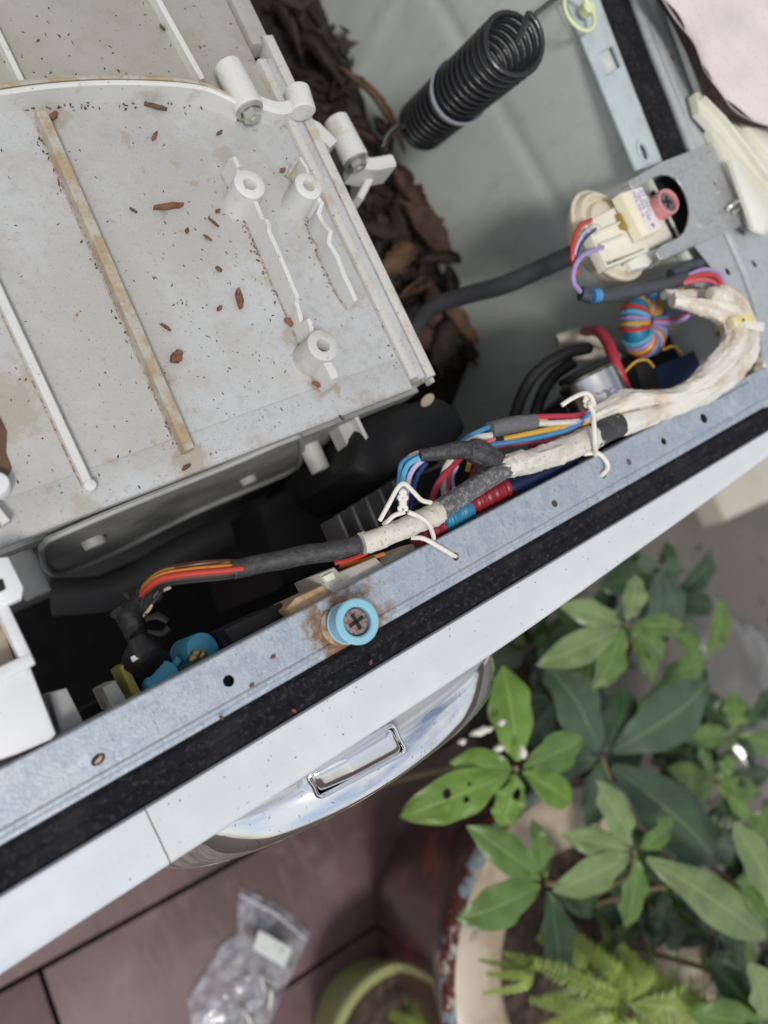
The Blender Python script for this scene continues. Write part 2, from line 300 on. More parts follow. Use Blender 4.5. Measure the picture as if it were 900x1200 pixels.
def m_leaf(name, c, vein, back, gloss=.34):
    m = M(name, c, gloss, 0, [(16, .38, .66, tuple(x*.62 for x in c), .8), (60, .55, .72, tuple(x*1.25 for x in c), .5), (200, .62, .7, tuple(x*1.4 for x in c), .4), (40, .72, .76, (.22, .16, .05), .7)], [(30, .12)], spec=.45)
    nt = m.node_tree; L = nt.links; b = nt.nodes['Principled BSDF']
    src = b.inputs['Base Color'].links[0].from_socket
    uv = nd(nt, 'ShaderNodeUVMap'); sp = nd(nt, 'ShaderNodeSeparateXYZ'); L.new(uv.outputs[0], sp.inputs[0])
    a = nd(nt, 'ShaderNodeMath', operation='SUBTRACT'); L.new(sp.outputs[0], a.inputs[0]); a.inputs[1].default_value = .5
    ab = nd(nt, 'ShaderNodeMath', operation='ABSOLUTE'); L.new(a.outputs[0], ab.inputs[0])
    r = nd(nt, 'ShaderNodeMapRange', interpolation_type='SMOOTHSTEP'); L.new(ab.outputs[0], r.inputs[0]); r.inputs[1].default_value = .008; r.inputs[2].default_value = .034; r.inputs[3].default_value = .8; r.inputs[4].default_value = 0
    # side veins
    mm = nd(nt, 'ShaderNodeMath', operation='MULTIPLY_ADD'); L.new(ab.outputs[0], mm.inputs[0]); mm.inputs[1].default_value = -9; 
    m2 = nd(nt, 'ShaderNodeMath', operation='MULTIPLY'); L.new(sp.outputs[1], m2.inputs[0]); m2.inputs[1].default_value = 15; L.new(m2.outputs[0], mm.inputs[2])
    fr = nd(nt, 'ShaderNodeMath', operation='PINGPONG'); L.new(mm.outputs[0], fr.inputs[0]); fr.inputs[1].default_value = .5
    r2 = nd(nt, 'ShaderNodeMapRange', interpolation_type='SMOOTHSTEP'); L.new(fr.outputs[0], r2.inputs[0]); r2.inputs[1].default_value = 0; r2.inputs[2].default_value = .14; r2.inputs[3].default_value = .28; r2.inputs[4].default_value = 0
    mxx = nd(nt, 'ShaderNodeMath', operation='MAXIMUM'); L.new(r.outputs[0], mxx.inputs[0]); L.new(r2.outputs[0], mxx.inputs[1])
    x = nd(nt, 'ShaderNodeMix', data_type='RGBA'); L.new(mxx.outputs[0], x.inputs[0]); L.new(src, x.inputs[6]); x.inputs[7].default_value = rgb(vein)
    L.new(x.outputs[2], b.inputs['Base Color'])
    tr = nd(nt, 'ShaderNodeBsdfTranslucent'); L.new(x.outputs[2], tr.inputs[0]); ms = nd(nt, 'ShaderNodeMixShader'); ms.inputs[0].default_value = .25
    o = nt.nodes['Material Output']; L.new(b.outputs[0], ms.inputs[1]); L.new(tr.outputs[0], ms.inputs[2]); L.new(ms.outputs[0], o.inputs[0])
    return m
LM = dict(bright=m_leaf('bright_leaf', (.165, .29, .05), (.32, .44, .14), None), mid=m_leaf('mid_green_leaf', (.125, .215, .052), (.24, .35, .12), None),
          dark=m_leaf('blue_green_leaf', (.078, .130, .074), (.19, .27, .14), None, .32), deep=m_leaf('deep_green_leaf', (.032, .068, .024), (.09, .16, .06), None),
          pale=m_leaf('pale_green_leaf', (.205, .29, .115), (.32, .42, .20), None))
m_fern = M('fern_green', (.24, .31, .055), .5, 0, [(60, .4, .7, (.12, .22, .04), .7), (200, .6, .7, (.30, .36, .08), .5)])
m_fern2 = M('fern_dark', (.12, .20, .045), .5, 0, [(60, .4, .7, (.05, .10, .025), .7)])
m_stem = M('green_brown_stem', (.14, .13, .06), .7, 0, [(80, .4, .7, (.18, .10, .06), .6)], [(200, .4)])

# =================================================================== THE MACHINE'S CABINET
YR, YF, YG, YW = -.0306, -.0596, -.0782, -.108      # rail rear, rail front, gasket front, panel front
XR = .622
Z = ZT
wm = thing('washing_machine', 'white front-loading washing machine with its lid off, chrome door ring below the front edge', 'washing machine', (.3, .2, 0))
def circ(c, r, n=16, ry=None, rot=0):
    ry = ry or r; return [(c.x+r*cos(t)*cos(rot)-ry*sin(t)*sin(rot), c.y+r*cos(t)*sin(rot)+ry*sin(t)*cos(rot)) for t in [2*pi*i/n for i in range(n)]]
holes = []
for px, py, r in [(268, 798, 7), (534, 652, 5), (650, 590, 4.5), (707, 556, 5), (737, 541, 4), (778, 517, 4.5), (825, 490, 6), (420, 720, 9)]:
    c = P(px, py); holes.append(circ(c, r*S(c)))
c = P(115, 890); holes.append(circ(c, 9*S(c), 16, 6*S(c), .2))
mb = MB().holed([(-.2, YR+.0005), (-.2, -.0528), (.66, -.0528), (.66, YR+.0005)], holes, Z-.0012, Z)
prof = [(YR+.0005, Z), (YR-.0004+.0014, Z-.0006), (YR+.0014, Z-.018), (YR, Z-.018), (YR, Z-.0014), (YR, Z-.0012)]
def sweepx(mb, prof, xs):
    mb.loft([[Vector((x, y, z)) for y, z in prof] for x in xs], False, False, closed=False)
sweepx(mb, [(YR+.0005, Z-.0001), (YR+.0013, Z-.0008), (YR+.0014, Z-.018)], [-.2, .2, .66])
sweepx(mb, [(-.0528, Z), (-.0533, Z+.0006), (-.0542, Z+.0009), (-.0554, Z+.0007), (-.0562, Z-.0004), (-.0572, Z-.0012), (-.0590, Z-.0014), (YF, Z-.0022), (YF, Z-.03)], [-.2, .1, .4, .66])
obj('front_rail', mb, m_galv, wm)
# raised pads pressed into the right end of the rail
mb = MB()
for q in ([(838, 470), (876, 450), (888, 470), (850, 492)], [(768, 506), (822, 478), (833, 490), (780, 519)]):
    mb.prism([P(*p) for p in q][0:4], Z-.0005, Z+.0016, .0012)
# pad holes sit beside, not under, the pads
mb2 = MB().prism([P(840, 468), P(876, 448), P(889, 470), P(853, 491)], Z-.0005, Z+.0022, .0016)
obj('pressed_pad', mb2, m_galv, wm)
# gasket: two foam ribs
mb = MB(); xs = [-.2+i*.02 for i in range(45)]
def gk(x):
    w1 = .0005*nz((x*40, 0, 0)); 
    return [Vector((x, y, z+w1)) for y, z in [(YF-.0001, Z-.03), (YF-.0003, Z-.004), (YF-.0030, Z-.0018), (YF-.007, Z-.0024), (YF-.0095, Z-.0036), (YF-.012, Z-.0024), (YF-.016, Z-.0022), (YG+.0002, Z-.0045), (YG+.0001, Z-.03)]]
mb.loft([gk(x) for x in xs], closed=False)
obj('foam_gasket', mb, m_foam, wm)
XS = P(190, 990)[0]
def yfront(x):
    return -.1085 - .0015*max(0, 1-abs((x-.2)/.2)) + .0105*max(0, (x-.27)/.33)**1.3
def panel(mb, x0, x1, dz=0.0):
    rings = []
    n = max(2, int((x1-x0)/.02))
    for i in range(n+1):
        x = x0+(x1-x0)*i/n; y = yfront(x)
        rings.append([Vector((x, a, b)) for a, b in [(YG-.0002, Z-.03), (YG-.0002, Z-.0014+dz), (YG-.0008, Z-.0005+dz), (YG-.0022, Z-.0003+dz), (YG-.0045, Z-.0008+dz), (YG-.014, Z-.0006+dz), (y+.005, Z-.0012+dz), (y+.002, Z-.0022+dz), (y+.0006, Z-.0038+dz), (y, Z-.0062+dz), (y, Z-.06), (y, .03)]])
    mb.loft(rings, closed=False)
mb = MB(); panel(mb, XS+.0003, .70); obj('front_panel', mb, m_white, wm)
mb = MB(); panel(mb, -.2, XS-.0003, .0003); obj('control_panel', mb, m_white2, wm)
# door
DX, DZ = .200, Z-.199
AX = (0, -1, 0)
def Yp(y): return -y
door = obj('door', MB().lathe((DX, 0, DZ), AX, [(.153, .100), (.155, .121), (.1568, .125), (.1560, .1275), (.154, .128)], 96), m_greyring, wm)
obj('chrome_ring', MB().lathe((DX, 0, DZ), AX, [(.1540, .128), (.1556, .131), (.1552, .137), (.1538, .1430), (.1515, .1490), (.1490, .1535), (.1470, .1555), (.1440, .1562), (.1400, .1550), (.130, .1535), (.122, .152), (.118, .150)], 96), m_chrome, door)
obj('door_glass', MB().lathe((DX, 0, DZ), AX, [(.1185, .150), (.11, .13), (.09, .09), (.05, .06), (.0, .055)], 64), M('dark_glass', (.02, .02, .022), .05, 0), door)
# chrome pull recess on the ring's upper edge: a scooped pocket with a raised frame
TL, TR, BR_, BL = [P(*q) for q in ((360, 908, -.013), (459, 848, -.012), (475, 880, -.026), (374, 934, -.026))]
prof = [(0, -.004), (.05, -.0012), (.10, .0000), (.20, .0012), (.33, .0030), (.38, .0036), (.88, .0036), (.94, .0026), (1, -.003)]
def latch(u, v):
    q = TL.lerp(TR, u).lerp(BL.lerp(BR_, u), v)
    for (a, za), (b_, zb) in zip(prof, prof[1:]):
        if a <= u <= b_: zz = za+(zb-za)*(u-a)/(b_-a); break
    q.z += zz-.007*abs(2*v-1)**5+.0008; return q
obj('handle', MB().grid(latch, 60, 24), m_chromeh, door, smooth=70)
lp = []
for q0, q1 in ((TL, TR), (TR, BR_), (BR_, BL), (BL, TL)):
    lp += [tuple(q0.lerp(q1, .10)), tuple(q0.lerp(q1, .5)), tuple(q0.lerp(q1, .90))]
lp = cr(lp+[lp[0]], 6)
obj('handle_frame', MB().tube([Vector(q)+Vector((0, -.0004, 0)) for q in lp], .0014, 12), m_chromeh, door)
mb = MB(); mb.loft([[Vector(q)+Vector((0, 0, 0)) for q in lp[:-1]], [Vector(q)+Vector((0, .0, -.03)) for q in lp[:-1]]], False, False); obj('handle_skirt', mb, m_chromeh, door)
# right side
obj('side_panel', MB().grid(lambda u, v: Vector((XR+.0018*math.exp(-((v-.10-.10*u)/.010)**2)-.0022*math.exp(-((u-.62+.05*v)/.012)**2)+.0012*nz((u*5, v*5, 0)), -.06+.9*u, Z-.010-.8*v)), 160, 120), m_side, wm, thick=.001)
obj('back_panel', MB().box((.3, .80, Z-.42), .33, .002, .40), m_side, wm)
obj('base_pan', MB().box((.3, .35, .06), .315, .42, .01), m_dark, wm)
obj('top_ledge', MB().prism([(XR-.001, .0), (XR+.10, .0), (XR+.16, .50), (XR-.001, .50)], Z-.020, Z-.0155), m_side, wm)
fl = [P(655, 0, -.012), P(745, 200, -.012)]
xf0, xf1 = XR, P(752, 100, -.010)[0]
def pxpoly(l, d): return [P(a, b, d) for a, b in l]
def PX2(l, d): return [(q.x, q.y) for q in pxpoly(l, d)]
outer = PX2([(630, -70), (662, 0), (689, 65), (716, 130), (745, 200), (782, 190), (752, 128), (727, 62), (703, 0), (677, -70)], -.010)
hs = [PX2([(702, 62), (718, 54), (728, 78), (712, 88)], -.010), circ(P(754, 178, -.010), .0042, 14, .008, -.35)]
obj('side_flange', MB().holed(outer, hs, Z-.0112, Z-.010), m_flange, wm, bevel=.0004)
r0 = P(754, 178, -.010); obj('slot_collar', MB().holed(circ(r0, .0085, 20, .0115, -.35), [circ(r0, .0046, 16, .0084, -.35)], Z-.0100, Z-.0088), m_flange, wm, bevel=.0003)
mb = MB()
pa = [(686, -50), (706, 5), (727, 60), (752, 125), (780, 195)]; pb = [(722, -50), (742, 5), (762, 60), (786, 120), (812, 195)]
def strip2(mb, pa, pb, da, db, hump=.0, n=4):
    A = cr([tuple(P(x, y, da)) for x, y in pa], 4); B = cr([tuple(P(x, y, db)) for x, y in pb], 4)
    rings = []
    for p, q in zip(A, B):
        p = Vector(p); q = Vector(q)
        rings.append([p+(q-p)*(k/n)+Vector((0, 0, hump*sin(pi*k/n))) for k in range(n+1)])
    mb.loft(rings, closed=False)
strip2(mb, pa, pb, -.009, -.006, .002); obj('side_gasket', mb, m_foam, wm, thick=.002)
mb = MB(); strip2(mb, [(719, -50), (739, 5), (759, 60), (783, 120), (809, 190)], [(732, -50), (752, 5), (772, 60), (796, 120), (822, 190)], -.004, .001, .003); strip2(mb, [(732, -50), (752, 5), (772, 60), (796, 120), (822, 190)], [(775, -50), (795, 5), (825, 60), (850, 120), (880, 190)], .001, .0, .0)
obj('side_rail', mb, m_galv2, wm, thick=.0012)
obj('rust_spot', MB().prism(circ(P(787, 68, .001), .0022, 10, .0035), Z, Z+.0016), M('rust_mark', RUST, .8), wm)
# corner plate, right of the bracket
hs = [circ(P(853, 318, -.003), 5.2*.00068, 16), circ(P(869, 271, -.003), .0026, 12, .0044, .3), circ(P(884, 309, -.003), .003, 12, .0038, .3)]
outer = PX2([(812, 285), (850, 262), (905, 232), (1000, 270), (960, 430), (893, 446), (886, 405), (874, 360), (846, 335), (832, 310)], -.003)
obj('corner_plate', MB().holed(outer, hs, Z-.0045, Z-.003), m_galv2, wm, bevel=.0005)
mb = MB(); strip2(mb, [(845, 268), (868, 320), (884, 370), (893, 440)], [(856, 262), (880, 318), (896, 370), (906, 434)], -.0025, -.0025, .0032); obj('corner_ridge', mb, m_galv2, wm, thick=.0005)
# rounded ends of the cabinet corner, brownish
mb = MB(); mb.prism(pxpoly([(880, 455), (886, 420), (905, 405), (960, 400), (960, 470), (893, 478)], -.002), Z-.012, Z-.0015, .002); obj('rusty_corner', mb, M('rusty_corner_steel', (.40, .36, .30), .7, 0, [(150, .45, .6, (.24, .13, .07), .8)], [(300, .6)]), wm)
# stamped bracket holding the pressure switch
outer = PX2([(736, 212), (774, 190), (838, 166), (852, 178), (858, 208), (872, 240), (868, 262), (818, 284), (800, 292), (786, 300), (774, 304), (768, 296), (776, 287), (794, 279), (802, 272), (806, 262), (808, 250), (807, 239), (804, 228), (799, 218), (793, 210), (785, 205), (776, 204), (766, 207), (742, 222)], .006)
obj('switch_bracket', MB().holed(outer, [circ(P(838, 214, .006), .0016, 10, .0026), circ(P(818, 194, .006), .001, 8), circ(P(846, 248, .006), .001, 8)], Z+.0042, Z+.006), m_bracket, wm, bevel=.0006)
obj('bracket_lip', MB().ribbon([P(x, y, .0065) for x, y in [(737, 213), (774, 191), (838, 167)]], .0012, Z-.008), m_bracket, wm)
obj('bracket_lip', MB().ribbon([P(x, y, .0065) for x, y in [(870, 262), (818, 284), (776, 304)]], .0012, Z-.008), m_bracket, wm)
for q in ([(788, 206), (815, 193), (818, 198), (792, 211)], [(818, 261), (846, 248), (850, 254), (822, 267)]):
    obj('bracket_bead', MB().prism(pxpoly(q, .006), Z+.0058, Z+.0074, .0010), m_bracket, wm)
for x, y in ((832, 180), (843, 224), (852, 240)):
    obj('rivet', MB().lathe(P(x, y, .006), (0, 0, 1), [(.0028, 0), (.0024, .0008), (.0012, .0013), (0, .0014)], 12), m_zinc, wm)
obj('spring_clip', MB().tube(cr([tuple(P(x, y, z)) for x, y, z in [(852, 246, .009), (858, 240, .013), (866, 236, .013), (868, 242, .010), (860, 249, .009)]], 4), .0016, 8), m_zinc, wm)
obj('slot_backing', MB().prism(pxpoly([(766, 212), (790, 200), (812, 222), (814, 262), (790, 284), (772, 288)], -.012), Z-.016, Z-.012), m_blackp, wm)
# left: drawer housing
def UH(l, d, h, name, mat, bev=.0015, parent=wm):
    return obj(name, MB().prism(pxpoly(l, d), Z+d-h, Z+d, bev), mat, parent)
m_house = M('drawer_housing_plastic', (.70, .71, .72), .45, 0, [(60, .5, .7, (.60, .60, .58), .6), (400, .68, .72, (.3, .25, .2), .5)], [(120, .1)])
UH([(-40, 905), (-40, 815), (32, 772), (66, 860), (60, 868), (20, 884)], -.003, .06, 'drawer_housing', m_house)
UH([(-20, 654), (10, 652), (28, 688), (26, 701), (4, 712), (-20, 706)], .002, .010, 'drawer_frame', m_house)
UH([(-8, 706), (7, 702), (42, 776), (30, 788)], .000, .05, 'drawer_rail', m_house)
UH([(-6, 680), (3, 678), (7, 690), (0, 694), (-6, 693)], .0026, .001, 'square_slot', m_blackp, .0002)
UH([(-40, 700), (-12, 690), (20, 780), (-40, 812)], -.022, .03, 'drawer_floor', M('stained_housing', (.40, .34, .27), .7, 0, [(60, .45, .65, (.26, .19, .13), .7)], [(200, .4)]))
UH([(-40, 800), (10, 776), (36, 764), (42, 778), (-40, 822)], .001, .03, 'drawer_crossbar', m_house)
UH([(58, 812), (78, 806), (100, 850), (84, 862), (72, 860)], -.02, .05, 'grey_guide', M('grey_guide_plastic', (.34, .34, .33), .5, 0, [(120, .5, .7, (.26, .26, .24), .5)]), .001)

# =================================================================== THE TUB
ZP = Z-.030
YT = .068
tub = thing('washing_tub', 'pale grey plastic tub with ribs and screw posts, dirty top scattered with bark crumbs', 'tub', (.15, .35, Z-.35))
XB = P(350, 150, -.030)[0]; XE = P(515, 440, -.030)[0]; XG = P(470, 450, -.030)[0]
fa = [P(x, y, -.030) for x, y in [(-120, 140), (0, 122), (60, 108), (130, 99), (200, 99), (250, 106), (290, 125), (345, 150)]]
main = [(-.12, YT)] + [(XB-.0, YT)] + [(p.x, p.y) for p in reversed(fa)]
X0 = XB
obj('top_plate', MB().prism([(-.12, YT), (XE-.0255, YT), (XE-.0255, fa[-1].y), (fa[6].x, fa[6].y)]+[(p.x, p.y) for p in reversed(fa[:6])], ZP-.006, ZP, .0012), m_tub, tub)
def strip(name, x0, x1, z1, y1, mat=m_tub, y0=YT):
    obj(name, MB().prism([(x0, y0), (x1, y0), (x1, y1), (x0, y1)], ZP-.014, z1, .0010), mat, tub)
strip('edge_strip', XE-.0252, XE-.0190, ZP+.0030, .317, m_ribs, YT+.006)
strip('edge_gap', XE-.0190, XE-.0182, ZP-.005, .318, m_rib, YT+.004)
strip('edge_strip', XE-.0182, XE-.0122, ZP+.0012, .318, m_tub, YT+.004)
strip('edge_gap', XE-.0122, XE-.0112, ZP-.005, .32, m_rib, YT+.002)
strip('outer_strip', XE-.0112, XE-.0035, ZP+.0016, .335, m_ribs, YT+.003)
strip('outer_lip', XE-.0035, XE, ZP-.007, .335, m_tub, YT)
obj('shell_side', MB().box((XE-.004, .42, Z-.14), .002, .34, .095), m_wallp, tub)
# a faint moulded step near the front edge
obj('moulded_step', MB().prism([(-.12, YT+.001), (XE-.026, YT+.001), (XE-.026, YT+.0225), (-.12, YT+.0225)], ZP-.001, ZP+.0006, .0004), m_tub, tub)
# back part of the tub, behind the seam
bk = [P(x, y, -.034) for x, y in [(330, 108), (275, -60)]]
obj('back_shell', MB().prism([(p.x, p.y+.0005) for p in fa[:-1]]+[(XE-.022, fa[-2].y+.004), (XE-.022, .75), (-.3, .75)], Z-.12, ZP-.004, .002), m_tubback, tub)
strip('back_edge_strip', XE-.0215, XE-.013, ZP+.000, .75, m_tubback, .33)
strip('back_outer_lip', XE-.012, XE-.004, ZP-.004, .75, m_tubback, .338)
def rib(name, pts, th, mat, zb=None):
    obj(name, MB().ribbon(pts, th, zb or ZP-.002), mat, tub, bevel=0)
    if zb is None:      # dirt caught along the foot of the wall
        g = [Vector((p[0]-th/2-.0004+.0003*nz((p[0], p[1], 0), 300), p[1], ZP+.0007)) for p in cr([tuple(q) for q in pts], 6)]
        obj('grime_line', MB().ribbon(g, .0013, ZP-.001, .0002), m_grime, tub)
def seg(a, b, dz, n=6):
    A = P(a[0], a[1], dz); B = P(b[0], b[1], dz); return [A+(B-A)*i/n for i in range(n+1)]
rib('rib', seg((49, 130), (223, 526), -.020), .0062, m_rib)
rib('rib', seg((-30, 278), (104, 566), -.023), .0046, m_ribc)
rib('rib', seg((-20, 0), (26, 94), -.026), .0035, m_ribc, ZP-.006)
rib('rib', seg((170, -30), (238, 92), -.026), .0040, m_ribc, ZP-.006)
rib('rib', seg((-10, 590), (8, 612), -.020), .004, m_ribc)
obj('rib_end', MB().lathe(P(106, 568, -.022), (0, 0, -1), [(0, 0), (.0030, .0004), (.0036, .002), (.0038, .010)], 16), m_ribc, tub)
# seam flange between the two shells
fp = [P(x, y, -.014) for x, y in [(-120, 128), (-40, 112), (0, 107), (60, 99), (130, 95), (200, 97), (240, 102), (265, 112), (285, 122)]]
fp = [Vector(p) for p in cr([tuple(p) for p in fp], 4)]
obj('front_seam_lip', MB().ribbon(fp, .0034, ZP-.002, .0011), m_ribc, tub)
fp2 = [p+Vector((0, .0038, -.0008)) for p in fp]
obj('rear_seam_lip', MB().ribbon(fp2, .0022, ZP-.006), m_rib, tub)
fp3 = [p+Vector((0, .0070, -.004)) for p in fp]
obj('rear_seam_lip', MB().ribbon(fp3, .0024, ZP-.006), m_rib, tub)
def boltboss(cx, cy, d, L1, L2, r, sc=1.0, mat=m_ribc):
    p = P(cx, cy, d)
    b = obj('bolt_boss', MB().cyl(p+Vector((0, L1, -.001)), p+Vector((0, -L2, 0)), r*.92, r, 24), mat, tub)
    q = p+Vector((0, -L2, 0))
    obj('bolt', MB().lathe(q, (0, -1, 0), [(0, -.001), (r*.93, 0), (r*.93, .0014), (r*.70, .0022)], 24, False, False).lathe(q, (0, -1, 0), [(r*.66, .001), (r*.66, .0062), (r*.56, .0070), (r*.28, .0070), (r*.26, .0082), (0, .0082)], 6), m_zinc, b, smooth=30)
    return p
p1 = boltboss(289, 122, -.018, .029, .004, .0102)
arm = [P(x, y, -.016) for x, y in [(296, 112), (308, 118), (330, 124), (352, 118)]]
obj('seam_arm', MB().ribbon([Vector(p) for p in cr([tuple(p) for p in arm], 4)], .0095, ZP-.010, .002), m_ribc, tub)
obj('seam_knob', MB().cyl(P(352, 114, -.018)+Vector((0, .006, 0)), P(352, 126, -.018)+Vector((0, -.004, 0)), .0088, .0092, 24), m_ribc, tub)
p2 = boltboss(413, 180, -.070, .030, .006, .0110)
ar = [P(x, y, -.07) for x, y in [(418, 186), (438, 190), (462, 186)]]
obj('seam_arm', MB().ribbon([Vector(p) for p in cr([tuple(p) for p in ar], 4)], .011, Z-.095, .002), m_ribc, tub)
obj('seam_bracket', MB().ribbon([P(x, y, -.085) for x, y in [(436, 186), (436, 205), (422, 232)]], .006, Z-.12, .001), m_ribc, tub)
obj('seam_bracket', MB().ribbon([P(x, y, -.05) for x, y in [(356, 140), (372, 148), (392, 168)]], .010, Z-.10, .001), m_ribc, tub)
# screw posts and the jagged walls between them
def post(px, py, d, r, h, stain=False):
    c = P(px, py, d)
    obj('screw_post', MB().lathe(c, (0, 0, -1), [(r*.38, .014), (r*.38, .001), (r*.46, 0), (r*.88, 0), (r, .0008), (r*1.02, .01), (r*1.12, h)], 28), m_ribc if not stain else m_ribs, tub)
    obj('post_bottom', MB().prism(circ(c, r*.42, 12), c.z-.015, c.z-.012), m_blackp, tub)
    return c
pa_ = post(293, 215, -.0055, .0098, .0245); pb_ = post(379, 404, -.0055, .0102, .0245, True); pc_ = post(362, 217, -.0055, .0092, .0245)
def jag(name, A, B, prof, th=.0030):
    pts = []
    for t, z in prof:
        q = A+(B-A)*t; pts.append(Vector((q.x, q.y, Z+z)))
    rib(name, pts, th, m_ribc)
jag('jagged_wall', pa_+Vector((0, .0225, 0)), pa_+Vector((0, .004, 0)), [(0, -.012), (.12, -.0085), (.5, -.008), (.52, -.011), (1, -.010)])
jag('jagged_wall', pa_+Vector((.0008, -.008, 0)), pb_+Vector((.0, .008, 0)), [(0, -.010), (.03, -.0095), (.15, -.010), (.17, -.006), (.22, -.006), (.24, -.009), (.34, -.0085), (.58, -.009), (.60, -.0095), (.72, -.0095), (.74, -.0135), (.80, -.015), (.86, -.0175), (.88, -.0085), (.92, -.008), (1, -.0125)])
jag('jagged_wall', pb_+Vector((.0003, -.006, 0)), pb_+Vector((.0003, -.0225, 0)), [(0, -.011), (.5, -.0095), (.9, -.010), (1, -.014)], .006)
zz = [P(x, y, dz) for x, y, dz in [(346, 190, -.014), (352, 184, -.010), (360, 196, -.009), (364, 210, -.009)]]
rib('jagged_wall', zz, .0024, m_ribc)
zz = [(370, 226, -.008), (378, 238, -.010), (374, 250, -.013), (380, 262, -.012), (388, 270, -.010), (386, 284, -.013), (396, 300, -.012), (404, 322, -.014), (410, 334, -.014), (418, 352, -.018)]
q0 = P(368, 222, -.012); q1 = P(414, 346, -.016)
rib('jagged_wall', [P(x, y, dz) for x, y, dz in zz], .0034, m_ribc)
# stained brown patch and white cap at the left edge
obj('rust_patch', MB().prism(pxpoly([(-30, 478), (0, 488), (8, 505), (7, 530), (14, 548), (8, 560), (-30, 566)], -.0285), ZP-.001, ZP+.0012, .0004), m_chip, tub)
obj('white_plug', MB().lathe(P(-4, 566, -.018), (0, 0, -1), [(0, 0), (.0055, .0005), (.0065, .002), (.007, .012)], 24), m_house, tub)
# front wall
YW2 = YT+.004
obj('front_wall', MB().box((.10, YW2+.004, Z-.28), .25, .004, .20), m_wallp, tub)
obj('lower_body', MB().lathe((.17, 0, Z-.42), (0, 1, 0), [(.0, YT+.03), (.20, YT+.03), (.235, YT+.05), (.24, YT+.3), (.24, .75)], 64), m_wallp, tub)
def fwall(pts, th, name, out_=.010):
    # a rounded ridge standing out of the front wall; points are pixels on that wall
    q = [PY(x, y, YW2-.002) for x, y in pts]; q = [Vector(p) for p in cr([tuple(p) for p in q+[q[0]]], 5)]
    obj(name, MB().tube(q, th, 8, flat=1), M('ridge_plastic', (.42, .43, .42), .5, 0, [(60, .5, .7, (.3, .3, .29), .5)]), tub)
fwall([(56, 632), (150, 592), (260, 548), (335, 516), (352, 514), (352, 540), (335, 555), (230, 600), (130, 650), (75, 672), (56, 668), (48, 645)], .0022, 'recess_frame')
def fpost(px, py, y1, r, name='front_post', L=.02):
    a = PY(px, py, YW2); a.y = YW2+.002
    obj(name, MB().cyl(a, a+Vector((0, -L, 0)), r, r*.93, 18), m_wallp2, tub)
m_wallp2 = M('front_post_plastic', (.50, .50, .47), .5, 0, [(80, .5, .7, (.36, .35, .32), .5)])
fpost(108, 632, 0, .0085, L=.008); fpost(290, 560, 0, .007, L=.007)
fpost(22, 650, 0, .0085, L=.03); fpost(362, 522, 0, .0085, L=.024)
a = PY(404, 498, YW2)
obj('front_gusset', MB().box(a+Vector((0, -.010, -.004)), .0085, .014, .010), m_wallp2, tub, bevel=.002)
obj('front_gusset', MB().box(a+Vector((0.003, -.012, .004)), .0015, .016, .012), m_ribc, tub, bevel=.0006)
# concealed drive cover at the tub's right front corner
dc = thing('motor_cover', 'black moulded cover at the tub front corner, pale smudge on top', 'cover', P(470, 510, -.11))
mb = MB().prism(pxpoly([(415, 510), (430, 488), (470, 470), (520, 462), (542, 476), (552, 500), (520, 540), (440, 568), (410, 548)], -.085), Z-.3, Z-.085, .010)
obj('cover_shell', mb, m_blackp, dc, bevel=.003)
obj('cover_skirt', MB().prism(pxpoly([(300, 590), (420, 530), (450, 570), (560, 530), (560, 600), (330, 690)], -.20), Z-.4, Z-.20, .01), m_blackp, dc)
obj('pale_smudge', MB().prism(circ(P(501, 469, -.0845), .0075, 16, .0038, .3), Z-.0855, Z-.0842), M('smudge', (.42, .36, .27), .8, 0, [(200, .5, .7, (.3, .24, .17), .6)]), dc)
# =================================================================== SPRING
sa = P(494, 147, -.165); sb = P(605, 48, .012)
sp_ = thing('suspension_spring', 'thick black coil spring with a white band, hung across the upper right', 'spring', sa)
ax = (sb-sa); Ls = ax.length; t = ax.normalized(); u = t.orthogonal().normalized(); v = t.cross(u)
ra0, ra1 = 27*S(sa), 36*S(sb); turns = 19; pts = []
for i in range(turns*24+1):
    k = i/(turns*24); a = 2*pi*turns*k; r = ra0+(ra1-ra0)*k
    pts.append(sa+t*(Ls*k)+(u*cos(a)+v*sin(a))*r)
obj('coil', MB().tube(pts, 4.1*S(sb), 8), m_spring, sp_, smooth=60)
hk = [pts[-1], pts[-1].lerp(sb, .6)+t*.002, sb+t*.002, P(622, 22, .010), P(648, 0, .006), P(690, -34, .004)]
obj('upper_hook', MB().tube(cr([tuple(p) for p in hk], 6), 3.4*S(sb), 10), m_spring, sp_)
obj('lower_hook', MB().tube(cr([tuple(p) for p in [pts[0], sa-t*.006, P(470, 148, -.155), P(455, 160, -.13), P(448, 176, -.10)]], 5), 3.2*S(sa), 10), m_spring, sp_)
k = .46; cb_ = sa+t*(Ls*k); rr = ra0+(ra1-ra0)*k+4.9*S(cb_)
obj('white_band', MB().lathe(cb_, t, [(rr, -.003), (rr+.0006, -.0024), (rr+.0006, .0024), (rr, .003), (rr-.0008, 0), (rr, -.003)], 40), M('white_band', (.72, .70, .80), .35), sp_)
k2 = .46
obj('purple_band', MB().lathe(cb_+t*.0042, t, [(rr, -.0012), (rr+.0004, 0), (rr, .0012), (rr-.0008, 0), (rr, -.0012)], 40), WM['navy'], sp_)
